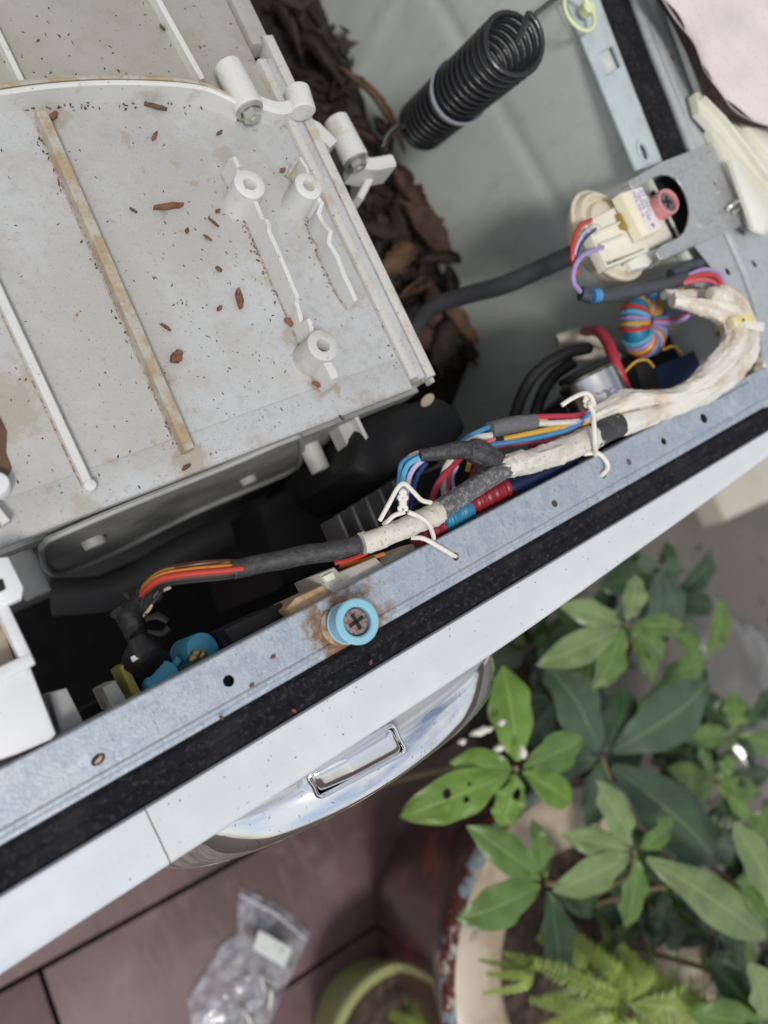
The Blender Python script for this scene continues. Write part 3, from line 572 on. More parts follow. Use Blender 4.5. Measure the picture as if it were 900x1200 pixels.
# pale green nylon ring near the top
c = P(679, 14, .004); rg = thing('nylon_ring_clip', 'pale green nylon ring clip on the side flange near the spring', 'clip', c)
obj('ring', MB().tube([c+Vector((cos(a)*.0168, sin(a)*.0168, .001*sin(a))) for a in [2*pi*i/36 for i in range(37)]], .0019, 10), m_green_ring, rg)
obj('ring_head', MB().lathe(P(693, 4, .006), (0, 0, -1), [(0, 0), (.005, .0008), (.0065, .003), (.0055, .010)], 18), m_green_ring, rg)

# =================================================================== PRESSURE SWITCH
c = P(719, 271, -.015)
ps = thing('pressure_switch', 'round cream pressure switch with a printed tag and red, blue and purple leads', 'pressure switch', c)
R = .0385
tl = (Vector((.12, .05, 1))).normalized()
obj('switch_body', MB().lathe(c, tl, [(0, -.02), (R*.9, -.02), (R*1.02, -.012), (R*1.02, -.004), (R*.94, 0), (R*.86, 0), (R*.84, -.003), (R*.74, -.003), (R*.70, .002), (R*.40, .005), (0, .005)], 56), m_cream, ps)
obj('body_flange', MB().lathe(c+tl*(-.008), tl, [(R*1.0, 0), (R*1.10, .001), (R*1.10, .003), (R, .004)], 56), m_cream, ps)
m_tagp = M('tag_plastic', (.82, .76, .58), .4, 0, [(40, .5, .7, (.80, .68, .44), .5)])
blk = [(684, 262), (728, 238), (752, 222), (770, 240), (790, 280), (760, 292), (712, 306), (694, 296)]
obj('terminal_block', MB().prism(pxpoly(blk, -.008), Z-.014, Z-.008, .001), m_creaml, ps)
obj('terminal_wall', MB().ribbon([P(x, y, -.002) for x, y in [(684, 258), (712, 312), (760, 292)]], .0026, Z-.012), m_creaml, ps)
obj('terminal_wall', MB().ribbon([P(x, y, -.003) for x, y in [(684, 262), (690, 256), (706, 262)]], .0022, Z-.012), m_creaml, ps)
obj('terminal_rib', MB().ribbon([P(x, y, -.004) for x, y in [(700, 272), (727, 260)]], .0018, Z-.012), m_creaml, ps)
obj('terminal_rib', MB().ribbon([P(x, y, -.004) for x, y in [(704, 286), (735, 274)]], .0018, Z-.012), m_creaml, ps)
obj('brass_contact', MB().prism(pxpoly([(724, 250), (734, 246), (742, 262), (738, 268), (730, 266)], -.004), Z-.02, Z-.004, .001), M('brass', (.45, .33, .12), .35, .9), ps)
obj('mount_foot', MB().prism(pxpoly([(736, 306), (758, 294), (776, 288), (778, 300), (760, 312), (742, 316)], -.006), Z-.012, Z-.006, .002), M('cream_mount', (.74, .72, .66), .4), ps)
tg = [(727, 226), (752, 218), (776, 268), (754, 278)]
tagz = .004
tago = obj('printed_tag', MB().prism(pxpoly(tg, tagz), Z-.006, Z+tagz, .0012), m_tagp, ps)
face = [P(x, y, tagz) for x, y in [(737, 224), (752, 219.5), (773.5, 267), (760, 273)]]
obj('tag_face', MB().prism(face, Z+tagz-.0002, Z+tagz+.00025), M('tag_face', (.74, .68, .68), .5), tago)
# print: rows of small blue characters and a warning triangle
def text(body, loc, size, rot, mat, parent, name='print'):
    cu = bpy.data.curves.new(name, 'FONT'); cu.body = body; cu.size = size; cu.extrude = .00003; cu.align_x = 'LEFT'
    tmp = bpy.data.objects.new('t', cu); COL.objects.link(tmp)
    dg = bpy.context.evaluated_depsgraph_get(); me = bpy.data.meshes.new_from_object(tmp.evaluated_get(dg)); bpy.data.objects.remove(tmp)
    for vv in me.vertices:
        x, y = vv.co.x, vv.co.y; vv.co.x = x*cos(rot)-y*sin(rot); vv.co.y = x*sin(rot)+y*cos(rot)
    o = bpy.data.objects.new(name, me); COL.objects.link(o); o.parent = parent; o.location = Vector(loc)-wloc(parent); me.materials.append(mat)
    return o
ink = M('blue_ink', (.10, .10, .26), .5)
dt = (face[2]-face[1]).normalized(); rot = math.atan2(dt.y, dt.x)
for i, (s_, k) in enumerate((('A7 250V~', .02), ('16(4)A T85', .06), ('MPa HL-6', .02))):
    st = face[1]+(face[0]-face[1])*(.30+.29*i)+dt*.0010+dt*k*.02; st.z = Z+tagz+.0003
    text(s_, st, .0056, rot, ink, tago)
tri = face[2]+(face[3]-face[2])*.45-dt*.0045
obj('print', MB().prism([tri+Vector((cos(a+rot)*.0026, sin(a+rot)*.0026, 0)) for a in (0, 2.1, 4.2)], Z+tagz+.0001, Z+tagz+.0004), ink, tago)
def wire(name, pts, rpx, mat, parent, n=8, k=6, wob=0, flat=1):
    q = cr([tuple(P(*p[:3])) for p in pts], k); s = sum(S(Vector(p)) for p in q)/len(q)
    return obj(name, MB().tube(q, rpx*s, n, wob, flat=flat), mat, parent)
wire('red_wire', [(692, 258, -.004), (679, 266, .000), (672, 285, -.002), (671, 305, -.006), (676, 322, -.012)], 3.0, WM['red'], ps)
wire('navy_wire', [(698, 268, -.004), (684, 282, .000), (676, 300, -.003), (676, 322, -.012)], 1.8, WM['navy'], ps)
wire('white_wire', [(694, 264, -.004), (682, 276, .000), (674, 296, -.003), (674, 318, -.012)], 1.8, WM['lilac'], ps)
wire('purple_wire', [(706, 290, -.004), (685, 298, .000), (674, 312, -.003), (672, 330, -.008), (680, 342, -.012)], 3.0, WM['purple'], ps)
wire('lead_sleeve', [(680, 344, -.014), (700, 348, -.012), (735, 342, -.010), (775, 334, -.010), (805, 326, -.008)], 8, m_cable, ps, 12, wob=.15)
wire('blue_tape', [(694, 347, -.008), (702, 346, -.007)], 8.4, WM['blue'], ps, 12)
wire('sleeve_branch', [(786, 322, -.012), (808, 312, -.010), (826, 308, -.010), (838, 308, -.012)], 6.5, m_cable, ps, 12, wob=.2)
wire('red_lead', [(802, 328, -.006), (822, 322, .0), (838, 324, .0), (846, 336, .0)], 3.0, WM['red'], ps)
wire('pink_lead', [(800, 332, -.006), (820, 328, .0), (834, 330, .0), (843, 338, .0)], 2.6, WM['pink'], ps)
wire('purple_lead', [(803, 324, -.006), (824, 316, .0), (842, 320, .0), (849, 334, .0)], 2.6, WM['purple'], ps)
# pink-sleeved transit screw
c = P(783, 236, .003)
tp = thing('pink_sleeved_screw', 'crosshead screw in a pink plastic sleeve inside the bracket slot', 'screw', c)
axs = Vector((-.10, -.02, 1)).normalized()
obj('sleeve', MB().lathe(c, axs, [(.0112, -.014), (.0112, 0), (.0106, .001), (.0092, .001), (.0086, 0), (.0086, -.004)], 32), m_pink, tp)
def crosshead(c, axs, r, parent, mat=m_screw, rot=.5):
    h = obj('screw_head', MB().lathe(c, axs, [(r, -.004), (r, -.001), (r*.9, 0), (r*.3, .0003), (0, .0003)], 24), mat, parent)
    u = axs.orthogonal().normalized(); v = axs.cross(u)
    for a in (rot, rot+pi/2):
        d = (u*cos(a)+v*sin(a)); e = axs.cross(d)
        q = c+axs*.0002; s = r*.62; w_ = r*.14
        vs = [q+d*x*s+e*y*w_+axs*z for x in (-1, 1) for y in (-1, 1) for z in (0, .0004)]
        obj('cross_slot', MB().add(vs, [(0, 1, 3, 2), (4, 6, 7, 5), (0, 4, 5, 1), (2, 3, 7, 6), (0, 2, 6, 4), (1, 5, 7, 3)]), m_blackp, h)
    return h
crosshead(c+axs*(-.0012), axs, .0084, tp)
# blue-sleeved screw on the rail
base = P(402, 731, .001); c = base.copy()
c = base+Vector((-.0010, -.0002, .0215))
bs = thing('blue_sleeved_screw', 'rusty crosshead screw in a pale blue sleeve on the galvanised front rail', 'screw', P(405, 732, 0))
axs = (c-base).normalized()
Lh = (c-base).length
obj('washer', MB().lathe(P(397, 733, .0002), (0, 0, 1), [(.0045, 0), (.0108, 0), (.0112, .0006), (.0104, .0012), (.0045, .0012)], 36), M('rusty_washer', (.36, .25, .15), .6, .2, [(200, .45, .65, (.20, .09, .04), .8), (90, .5, .7, (.45, .42, .36), .6)], [(300, .5)]), bs)
obj('tan_spacer', MB().lathe(base, axs, [(.0092, -.001), (.0100, .0005), (.0104, .003), (.0100, .0045)], 36), M('tan_spacer', (.40, .32, .21), .6, 0, [(120, .45, .65, (.24, .15, .08), .7)]), bs)
obj('sleeve', MB().lathe(base, axs, [(.0098, .004), (.0116, .0046), (.0118, .0062), (.0112, .0068), (.0112, Lh-.0022), (.0124, Lh-.0016), (.0126, Lh-.0004), (.0118, Lh+.0003), (.0088, Lh+.0003), (.0080, Lh-.0004), (.0078, Lh-.006)], 48), m_bluecap, bs)
crosshead(c-axs*.0026, axs, .0077, bs, M('rusty_screw_steel', (.28, .24, .24), .5, .5, [(500, .45, .6, (.22, .07, .04), .9)], [(500, .5)]), .9)

# =================================================================== MAIN HARNESS
hr = thing('wiring_harness', 'main wiring harness in black sleeve and white tape along the front rail', 'wiring', P(500, 600, -.01))
wire('black_sleeve', [(272, 668, -.012), (300, 662, -.010), (350, 652, -.006), (395, 644, -.002), (440, 632, .002), (465, 622, .003)], 11.5, m_tape, hr, 16, 8, .14)
for (y0, m, r, dz) in ((0, 'red', 3.2, .004), (-5, 'orange', 2.6, .002), (5, 'black', 4.0, -.002), (-9, 'yellow', 2.2, -.002), (3, 'brown', 3.0, .002), (8, 'black', 3.6, -.006), (-12, 'brown', 1.8, -.006)):
    wire('wire', [(164+y0*.3, 700+y0*.2, -.05+dz), (172, 690+y0*.8, -.035+dz), (190, 678+y0*.9, -.024+dz), (225, 672+y0, -.016+dz), (260, 669+y0, -.012+dz), (285, 666+y0*.7, -.010+dz)], r, WM[m], hr)
wire('wire', [(290, 657, -.014), (240, 660, -.014), (205, 666, -.02)], 2.0, WM['brown'], hr)
wire('wire', [(168, 722, -.05), (176, 712, -.045), (184, 696, -.04), (200, 688, -.035)], 2.2, WM['tan'], hr)
wire('taped_knot', [(186, 692, -.046), (166, 702, -.046), (152, 716, -.046), (154, 736, -.048), (165, 756, -.05), (176, 772, -.055)], 12, m_tape2, hr, 14, 8, .55)
for q in ([(150, 712), (138, 716), (132, 724)], [(160, 706), (150, 700), (146, 694)], [(170, 726), (184, 722), (196, 728)], [(172, 740), (188, 742), (198, 736)]): wire('tape_tail', [(x, y, -.044) for x, y in q], 4, m_tape2, hr, 8, 5, .5, .4)
wire('wire', [(165, 712, -.04), (170, 698, -.04), (190, 690, -.035), (178, 708, -.035)], 2.2, WM['black'], hr)
wire('lower_wire', [(430, 648, -.012), (410, 656, -.014), (392, 660, -.016)], 3.0, WM['red'], hr)
wire('lower_wire', [(450, 649, -.012), (425, 657, -.014), (398, 664, -.018)], 2.6, WM['orange'], hr)
wire('lower_wire', [(445, 656, -.014), (420, 662, -.016), (395, 668, -.020)], 2.6, WM['darkred'], hr)
def sleeve(name, pts, rp, mat, wob=.12, k=7, n=18, flat=1, wrap=(.021, .08), fold=.12):
    k = k*3; n = 28; q = cr([tuple(P(*p[:3]))+(p[3] if len(p) > 3 else rp,) for p in pts], k)
    pp = [Vector(a[:3]) for a in q]
    return obj(name, MB().tube(pp, [a[3]*S(b) for a, b in zip(q, pp)], n, wob*.8, seed=len(pts), flat=flat, wrap=wrap, fold=fold), mat, hr, 34)
sleeve('white_tape_wrap', [(424, 637, .004, 13), (440, 632, .005, 13.5), (470, 620, .006, 13), (500, 607, .006, 13.5), (514, 600, .006, 14)], 14, m_wtape, .10)
sleeve('dusty_sleeve', [(505, 604, .004), (530, 588, .004), (560, 568, .004), (592, 549, .003)], 12, m_dusty, .05, wrap=None)
sleeve('white_tape_wrap', [(584, 548, .003, 11), (602, 544, .004, 14), (630, 538, .004, 13), (660, 527, .004, 14), (690, 514, .003, 14), (705, 508, .003, 12)], 14, m_wtape, .10, fold=.25)
sleeve('black_patch', [(694, 511, .003), (712, 503, .003), (724, 498, .003)], 15, m_tape, .08)
sleeve('cream_tape_wrap', [(718, 500, .003, 13), (750, 491, .003, 13), (792, 474, .004, 12), (830, 455, .005, 14), (860, 430, .006, 15.5), (873, 400, .007, 14.5), (870, 372, .007, 14), (853, 350, .006, 13), (838, 342, .004, 9)], 16, m_ctape, .10, 8, 20, wrap=(.05, .05), fold=.38)
sleeve('cream_tape_wrap', [(688, 492, .004, 7), (705, 482, .005, 10), (735, 470, .006, 12), (765, 467, .006, 10), (788, 466, .006, 11), (818, 450, .008, 12.5), (848, 422, .010, 13.5), (860, 395, .011, 13.5), (854, 375, .010, 13), (838, 364, .008, 11), (815, 358, .004, 9), (788, 352, .0, 8)], 12, m_ctape, .10, 8, 20, wrap=(.05, .05), fold=.38)
sleeve('cream_tape_wrap', [(822, 346, -.006, 7), (800, 346, -.008, 7), (778, 345, -.010, 6)], 7, m_ctape, .2)
sleeve('tape_flap', [(850, 356, .008, 10), (842, 346, .012, 10), (832, 344, .012, 7)], 8, m_ctape, .3)
# coloured branch above
sleeve('black_tape_branch', [(492, 534, .0, 7), (520, 530, .004, 9), (545, 527, .006, 11), (562, 534, .006, 11), (584, 541, .004, 9)], 10, m_tape, .2)
sleeve('black_tape_branch', [(545, 531, .006, 9), (556, 522, .008, 8), (566, 526, .006, 9), (590, 540, .004, 6)], 8, m_tape, .2)
sleeve('grey_sleeve', [(574, 504, .0, 9.5), (600, 498, .0, 10), (626, 494, .0, 9)], 10, M('grey_heat_shrink', (.12, .12, .13), .5, 0, [(300, .5, .7, (.2, .19, .19), .5)], [(200, .2)]), .06, wrap=None)
for pts, m, r in [
    ([(492, 536, 0), (478, 545, -.006), (472, 562, -.014), (470, 590, -.03)], 'skyblue', 3.4), ([(496, 538, 0), (484, 550, -.006), (478, 566, -.014), (476, 592, -.03)], 'lilac', 3.2), ([(490, 531, -.002), (472, 542, -.010), (468, 560, -.016), (466, 585, -.03)], 'blue', 3.0),
    ([(494, 528, 0), (480, 534, -.006), (474, 545, -.012)], 'orange', 2.0), ([(500, 542, 0), (490, 556, -.008), (484, 575, -.02), (482, 600, -.03)], 'navy', 3.0),
    ([(576, 510, 0), (556, 514, -.002), (540, 526, -.006), (524, 545, -.012), (519, 562, -.018), (521, 582, -.026)], 'white', 4.0), ([(580, 514, -.002), (560, 522, -.006), (538, 534, -.010), (527, 550, -.016), (524, 575, -.026)], 'pink', 2.8),
    ([(574, 500, 0), (556, 508, -.002), (545, 515, -.006), (535, 524, -.010)], 'blue', 3.0), ([(640, 492, 0), (610, 496, .0), (580, 508, -.004), (560, 520, -.008), (552, 536, -.014), (548, 552, -.02)], 'yellow', 3.2),
    ([(540, 536, -.008), (518, 560, -.014), (508, 580, -.022), (506, 600, -.03)], 'crimson', 4.0), ([(536, 545, -.012), (530, 560, -.02), (532, 575, -.026)], 'lilac', 2.4),
    ([(560, 540, -.012), (552, 560, -.02), (545, 580, -.026)], 'darkred', 3.0),
    ([(625, 489, 0), (650, 488, .002), (675, 487, .004), (700, 482, .004)], 'crimson', 3.4), ([(624, 496, 0), (648, 496, .002), (675, 494, .004), (698, 490, .002)], 'white', 3.6),
    ([(590, 514, -.006), (620, 508, 0), (650, 502, .002), (675, 498, .003), (700, 492, .002)], 'yellow', 3.2), ([(570, 522, -.010), (610, 516, -.004), (645, 509, 0), (672, 500, .004), (690, 486, .006), (700, 484, .004)], 'blue', 3.4),
    ([(560, 526, -.014), (610, 520, -.010), (650, 514, -.004), (684, 502, 0), (700, 496, 0)], 'pink', 3.0), ([(600, 522, -.012), (640, 516, -.008), (672, 508, -.002), (700, 498, -.002)], 'skyblue', 2.6), ([(650, 508, 0), (680, 494, .006), (700, 486, .006)], 'lilac', 1.8),
    ([(620, 524, -.014), (655, 518, -.010), (690, 504, -.004)], 'crimson', 2.8)]:
    wire('wire', pts, r, WM[m], hr)
# ties
def tie(label, parts):
    o = thing('wire_tie', label, 'wire tie', P(*parts[0][0]), 'white twist ties on the wiring')
    for i, pts in enumerate(parts): wire('tie_strand', pts, 2.8, m_tie, o, 8, 6)
    return o
tw = [(471+3.2*sin(i*1.5), 574+i*3.0, .026-.001*i) for i in range(9)]
tw2 = [(473-3.2*sin(i*1.5), 574+i*3.0, .026-.001*i) for i in range(9)]
tie('twisted white wire tie over the left white tape wrap, tail in a rail hole', [
    [(445, 610, .018), (455, 592, .024), (466, 572, .028), (474, 567, .029), (484, 576, .026), (494, 586, .022), (505, 589, .020)],
    tw, tw2, [(474, 600, .018), (462, 604, .017), (455, 610, .014), (450, 614, .008)], [(478, 600, .018), (492, 606, .018), (502, 614, .016), (508, 628, .006), (507, 634, -.002)],
    [(482, 630, .0), (496, 631, .004), (515, 641, .004), (530, 650, .002), (536, 653, -.006)]])
tw = [(688+2.8*sin(i*1.5), 462+i*2.4, .024-.001*i) for i in range(7)]; tw2 = [(689-2.8*sin(i*1.5), 462+i*2.4, .024-.001*i) for i in range(7)]
tie('twisted white wire tie beside the silver can, hooked into the front rail', [
    [(658, 475, .020), (670, 467, .024), (684, 461, .026), (692, 464, .026), (696, 474, .022), (691, 472, .024)], tw, tw2,
    [(690, 474, .022), (695, 484, .021), (696, 500, .020), (697, 518, .016), (698, 530, .006), (697, 535, -.004)],
    [(684, 532, .0), (700, 531, .004), (710, 540, .004), (712, 549, .003), (706, 556, .001), (705, 558, -.006)]])
ct = thing('cable_tie', 'yellowed cable tie round the cream taped bundle at the right corner', 'cable tie', P(862, 378, .01))
q0 = P(850, 384, .014); q1 = P(880, 376, .016)
a_ = P(861, 380, .007); d_ = (P(868, 395, .007)-P(860, 360, .007)).normalized(); s1 = d_.cross(Vector((0, 0, 1))).normalized(); rr = 20.5*S(a_)
obj('strap', MB().lathe(a_+Vector((0, 0, -.001)), d_, [(rr, -.004), (rr+.0010, -.0036), (rr+.0010, .0036), (rr, .004)], 36), m_ytie, ct)
obj('lock_head', MB().prism(pxpoly([(858, 371), (872, 368), (875, 380), (861, 383)], .020), Z+.014, Z+.0205, .002), m_ytie, ct)
obj('tail', MB().prism(pxpoly([(870, 372), (897, 378), (896, 388), (870, 382)], .021), Z+.019, Z+.0205, .0004), m_tie, ct)
# =================================================================== PIT CONTENTS
cbx = thing('control_board', 'dark control board tray behind the front rail with blue capacitors and plugs', 'circuit board', P(300, 740, -.06))
obj('tray', MB().prism(pxpoly([(30, 880), (55, 866), (300, 742), (700, 530), (760, 515), (760, 470), (620, 540), (400, 680), (100, 830)], -.085), Z-.12, Z-.085), m_dark, cbx)
obj('black_module', MB().prism(pxpoly([(262, 738), (330, 706), (345, 728), (280, 762)], -.022), Z-.08, Z-.022, .001), m_blackp, cbx)
obj('tray_rim', MB().ribbon([P(x, y, -.004) for x, y in [(524, 640), (540, 632), (572, 608), (580, 600), (690, 545)]], .0040, Z-.03), M('grey_rim_plastic', (.38, .37, .34), .5, 0, [(120, .5, .7, (.28, .26, .23), .5)]), cbx)
for x, y, r in ((191, 795, 21), (237, 761, 20)):
    c = P(x, y, -.045); s = S(c)
    obj('capacitor', MB().lathe(c, (.1, .0, 1), [(r*s, -.03), (r*s, -.001), (r*s*.93, .0008), (r*s*.5, .0014), (0, .0014)], 32), m_blue, cbx)
for pts in ([(207, 768), (214, 774), (207, 784), (202, 778)],): obj('blue_tab', MB().prism(pxpoly(pts, -.050), Z-.08, Z-.05, .001), m_blue, cbx)
obj('yellow_core', MB().prism(pxpoly([(140, 782), (148, 776), (168, 816), (158, 822)], -.045), Z-.08, Z-.045, .001), M('yellow_green_plastic', (.34, .31, .06), .5), cbx)
obj('clear_post', MB().prism(pxpoly([(120, 806), (135, 797), (150, 822), (132, 832)], -.035), Z-.08, Z-.035, .001), M('grey_post_plastic', (.42, .42, .36), .45), cbx)
for x, y in ((228, 772), (238, 768), (232, 766)): obj('brass_terminal', MB().lathe(P(x, y, -.036), (0, 0, 1), [(.0028, -.01), (.0028, 0), (.0016, .0010), (0, .0012)], 12), M('brass_terminal', (.34, .27, .12), .4, .8), cbx)
obj('white_mark', MB().prism(pxpoly([(153, 770), (163, 765), (165, 770), (156, 776)], -.036), Z-.04, Z-.0355), M('paint_mark', (.6, .6, .55), .5), cbx)
obj('taped_coil', MB().tube([P(170, 788, -.066), P(170, 779, -.055), P(167, 768, -.047), P(163, 756, -.041), P(160, 750, -.042)], [.0115, .0122, .0118, .0100, .006], 22, .5), m_tape2, cbx)
for i in range(6):
    x = 395+i*16; y = 604-i*10
    obj('heatsink_fin', MB().prism(pxpoly([(x, y), (x+3, y-1), (x+18, y+34), (x+15, y+36)], -.06), Z-.09, Z-.06), M('dull_fin', (.14, .14, .14), .4, .5), cbx)
obj('stained_plug', MB().prism(pxpoly([(334, 714), (346, 700), (380, 684), (395, 690), (380, 708), (345, 724)], -.010), Z-.05, Z-.010, .002), m_rustc, cbx)
obj('white_plug', MB().prism(pxpoly([(374, 672), (392, 664), (398, 670), (440, 652), (452, 664), (420, 682), (392, 696), (384, 690)], -.008), Z-.05, Z-.008, .0015), m_conn, cbx)
obj('plug_notch', MB().prism(pxpoly([(378, 676), (390, 670), (394, 678), (384, 682)], -.006), Z-.02, Z-.006, .0005), m_creaml, cbx)
obj('white_plug', MB().prism(pxpoly([(438, 672), (470, 640), (512, 630), (522, 640), (470, 668)], -.016), Z-.05, Z-.016, .0015), m_conn, cbx)
def ribbed(name, a, b, rp, mat):
    A = P(*a); B = P(*b); s = S(A); n = 40
    pts = [A+(B-A)*i/n for i in range(n+1)]; rs = [rp*s*(1+.05*sin(i*pi/3.1)+.05*sin(i*1.7+A.x*900)) for i in range(n+1)]
    obj(name, MB().tube(pts, rs, 16), mat, cbx)
m_redp = M('red_plug_plastic', (.24, .012, .025), .4, 0, [(200, .5, .7, (.30, .02, .03), .5)]); m_bluep = M('blue_plug_plastic', (.02, .20, .34), .4, 0)
ribbed('red_plug', (545, 594, -.012), (592, 571, -.012), 13, m_redp); ribbed('blue_plug', (516, 613, -.012), (548, 595, -.012), 13.5, m_bluep)
ribbed('red_plug', (486, 632, -.012), (516, 617, -.012), 13, m_redp); obj('navy_tube', MB().cyl(P(594, 573, -.016), P(670, 538, -.016), .0075, .0075, 20), M('navy_tube', (.012, .020, .07), .4), cbx)
# silver can
cn = thing('silver_can_capacitor', 'silver metal can with a torn printed sleeve, lying behind the second wire tie', 'capacitor', P(690, 455, -.03))
A = P(686, 440, -.050); B = P(716, 500, -.050)
obj('can', MB().cyl(A, B, 36*S(A), 36*S(A), 48), m_silver, cn)
obj('can_end', MB().cyl(A+(A-B)*.02, A+(A-B)*.12, 32*S(A), 31*S(A), 32), m_blackp, cn)
# toroid choke
tc_ = P(754, 380, -.05)
tr_ = thing('toroid_choke', 'ring choke wound with blue, yellow and red wires at the right corner', 'choke', tc_)
s = S(tc_); Rm, rm = 22*s, 14*s
na = Vector((.2, -.35, 1)).normalized(); uu = na.orthogonal().normalized(); vv_ = na.cross(uu)
def tor(a, b, r): return tc_+(uu*cos(a)+vv_*sin(a))*(Rm+r*cos(b))+na*(r*sin(b))
mb = MB(); mb.loft([[tor(2*pi*i/40, 2*pi*j/14, rm) for j in range(14)] for i in range(41)], False, False); obj('core', mb, m_bluep, tr_)
cs = ['yellow', 'red', 'skyblue', 'purple']
for g in range(5):
    for w_ in range(5):
        a = g*2*pi/5+w_*.19+.3
        mb = MB(); mb.tube([tor(a+.05*sin(2*pi*j/18), 2*pi*j/18, rm+1.8*s) for j in range(19)], 2.6*s, 6); obj('winding', mb, WM[cs[(w_+g) % 4]], tr_)
for k_, m in enumerate(('blue', 'red', 'purple')): wire('lead', [(766, 374+k_*2, -.04), (785, 372+k_*3, -.03), (800, 366+k_*4, -.015), (815, 362, -.006)], 3.2, WM[m], tr_)
wire('lead', [(756, 350, -.04), (768, 342, -.02), (790, 338, -.015)], 6, WM['blue'], tr_)
obj('yellow_plug', MB().prism(pxpoly([(794, 338), (802, 336), (804, 343), (796, 346)], -.012), Z-.02, Z-.012, .001), M('bright_yellow', (.62, .48, .03), .4), tr_)
obj('red_block', MB().prism(pxpoly([(812, 336), (828, 336), (832, 352), (818, 356)], -.014), Z-.03, Z-.014, .001), m_redp, tr_)
obj('blue_block', MB().prism(pxpoly([(804, 338), (812, 336), (816, 350), (808, 352)], -.014), Z-.03, Z-.014, .001), m_bluep, tr_)
# noise filter / blue block
nf = thing('line_filter', 'dark navy boxed line filter with thin yellow lead below the cream bundle', 'line filter', P(790, 440, -.05))
obj('filter_case', MB().prism(pxpoly([(768, 430), (834, 402), (862, 414), (852, 470), (780, 490)], -.046), Z-.12, Z-.046, .001), M('navy_case', (.016, .042, .12), .4, 0, [(200, .5, .7, (.02, .04, .10), .5)]), nf)
obj('end_cheek', MB().prism(pxpoly([(744, 424), (758, 418), (776, 452), (772, 486), (756, 470)], -.036), Z-.1, Z-.036, .001), m_blackp, nf)
obj('black_shroud', MB().prism(pxpoly([(730, 432), (768, 402), (792, 384), (822, 366), (850, 362), (878, 400), (850, 452), (768, 440)], -.062), Z-.18, Z-.062, .003), m_blackp, nf)
wire('yellow_lead', [(732, 436, -.036), (745, 424, -.030), (758, 422, -.030), (766, 430, -.034)], 1.6, WM['yellow'], nf)
wire('yellow_lead', [(776, 410, -.045), (790, 406, -.040), (800, 416, -.038)], 1.6, WM['yellow'], nf)
dh = wire('drain_hose', [(60, 700, -.30), (140, 690, -.30), (230, 640, -.29), (330, 600, -.30), (420, 590, -.32)], 20, M('grey_drain_hose', (.10, .10, .10), .5), None, 16, 10)
tag(dh, 'dim grey drain hose low in the dark gap before the tub', 'hose')
# cables
def cable(name, label, pts, r, mat, cat='cable'):
    o = wire(name, pts, r, mat, None, 14, 8); tag(o, label, cat); return o
cable('grey_hose', 'dark grey cable rising from the leaf pile to the pressure switch', [(470, 415, -.24), (500, 366, -.19), (540, 348, -.15), (590, 334, -.10), (640, 312, -.06), (672, 298, -.035)], 10.5, m_cable)
cable('black_cable', 'black cable looping left of the silver can, inner one', [(600, 500, -.10), (612, 462, -.09), (630, 435, -.08), (660, 415, -.07), (690, 408, -.07)], 7, m_blackp)
cable('black_cable', 'black cable looping left of the silver can, outer one', [(622, 505, -.10), (634, 465, -.09), (650, 440, -.08), (672, 424, -.07)], 7, m_blackp)
cable('dark_red_cable', 'dark red cable dropping between the white tubes and the silver can', [(686, 388, -.09), (700, 388, -.06), (712, 402, -.045), (722, 428, -.035), (735, 460, -.04)], 6.5, WM['crimson'])
cable('white_tube', 'off-white rubber tube left of the ring choke, upper of two', [(652, 400, -.11), (680, 392, -.10), (705, 400, -.09), (740, 408, -.08)], 8, m_conn, 'tube')
cable('white_tube', 'off-white rubber tube left of the ring choke, lower of two', [(654, 416, -.11), (690, 415, -.10), (725, 418, -.09)], 8, m_conn, 'tube')
# =================================================================== LEAF PILE
def bedz(x, y): return Z-.305+.022*nz((x, y, 0), 14)+.012*nz((x, y, 3), 45)-.5*max(0, .135-y)*4+.02*max(0, y-.3)
mb = MB().grid(lambda u, v: Vector((XE-.03+(XR-.001-XE+.03)*u, .07+.68*v, bedz(XE-.03+(XR-XE+.03)*u, .07+.68*v))), 60, 130)
o = obj('leaf_mould', mb, m_debris, None, 60, label='dark crumbled leaf mould filling the gap between tub and side panel', cat='leaf litter', kind='stuff')
m_bed = [m_dry[0], m_dry[1], m_dry[2]]
def dryleaf(c, L, W, yaw, pitch, mat, label, curl=.5, seed=0):
    c = Vector(c); d = Vector((cos(yaw)*cos(pitch), sin(yaw)*cos(pitch), sin(pitch))); sd = Vector((-sin(yaw), cos(yaw), 0)); up = d.cross(sd)
    def fn(u, v):
        w_ = W*(sin(pi*min(1, u*1.02+.02))**.7)*(1+.30*nz((u*5, seed, v), 2)+.35*nz((u*14, seed, 1 if v > .5 else 4), 2)); x = (v-.5)*2
        q = c+d*(L*(u-.5))+sd*(x*w_*.5*cos(curl*x))+up*(abs(x)*w_*.5*sin(curl*abs(x))+L*.12*sin(u*3+seed))
        return q+Vector((0, 0, .0035*nz((q.x, q.y, seed), 60)))
    o = obj('dry_leaf', MB().grid(fn, 22, 12), mat, None, 60, thick=.0004)
    tag(o, label, 'leaf', 'dry leaves in the gap beside the tub'); return o
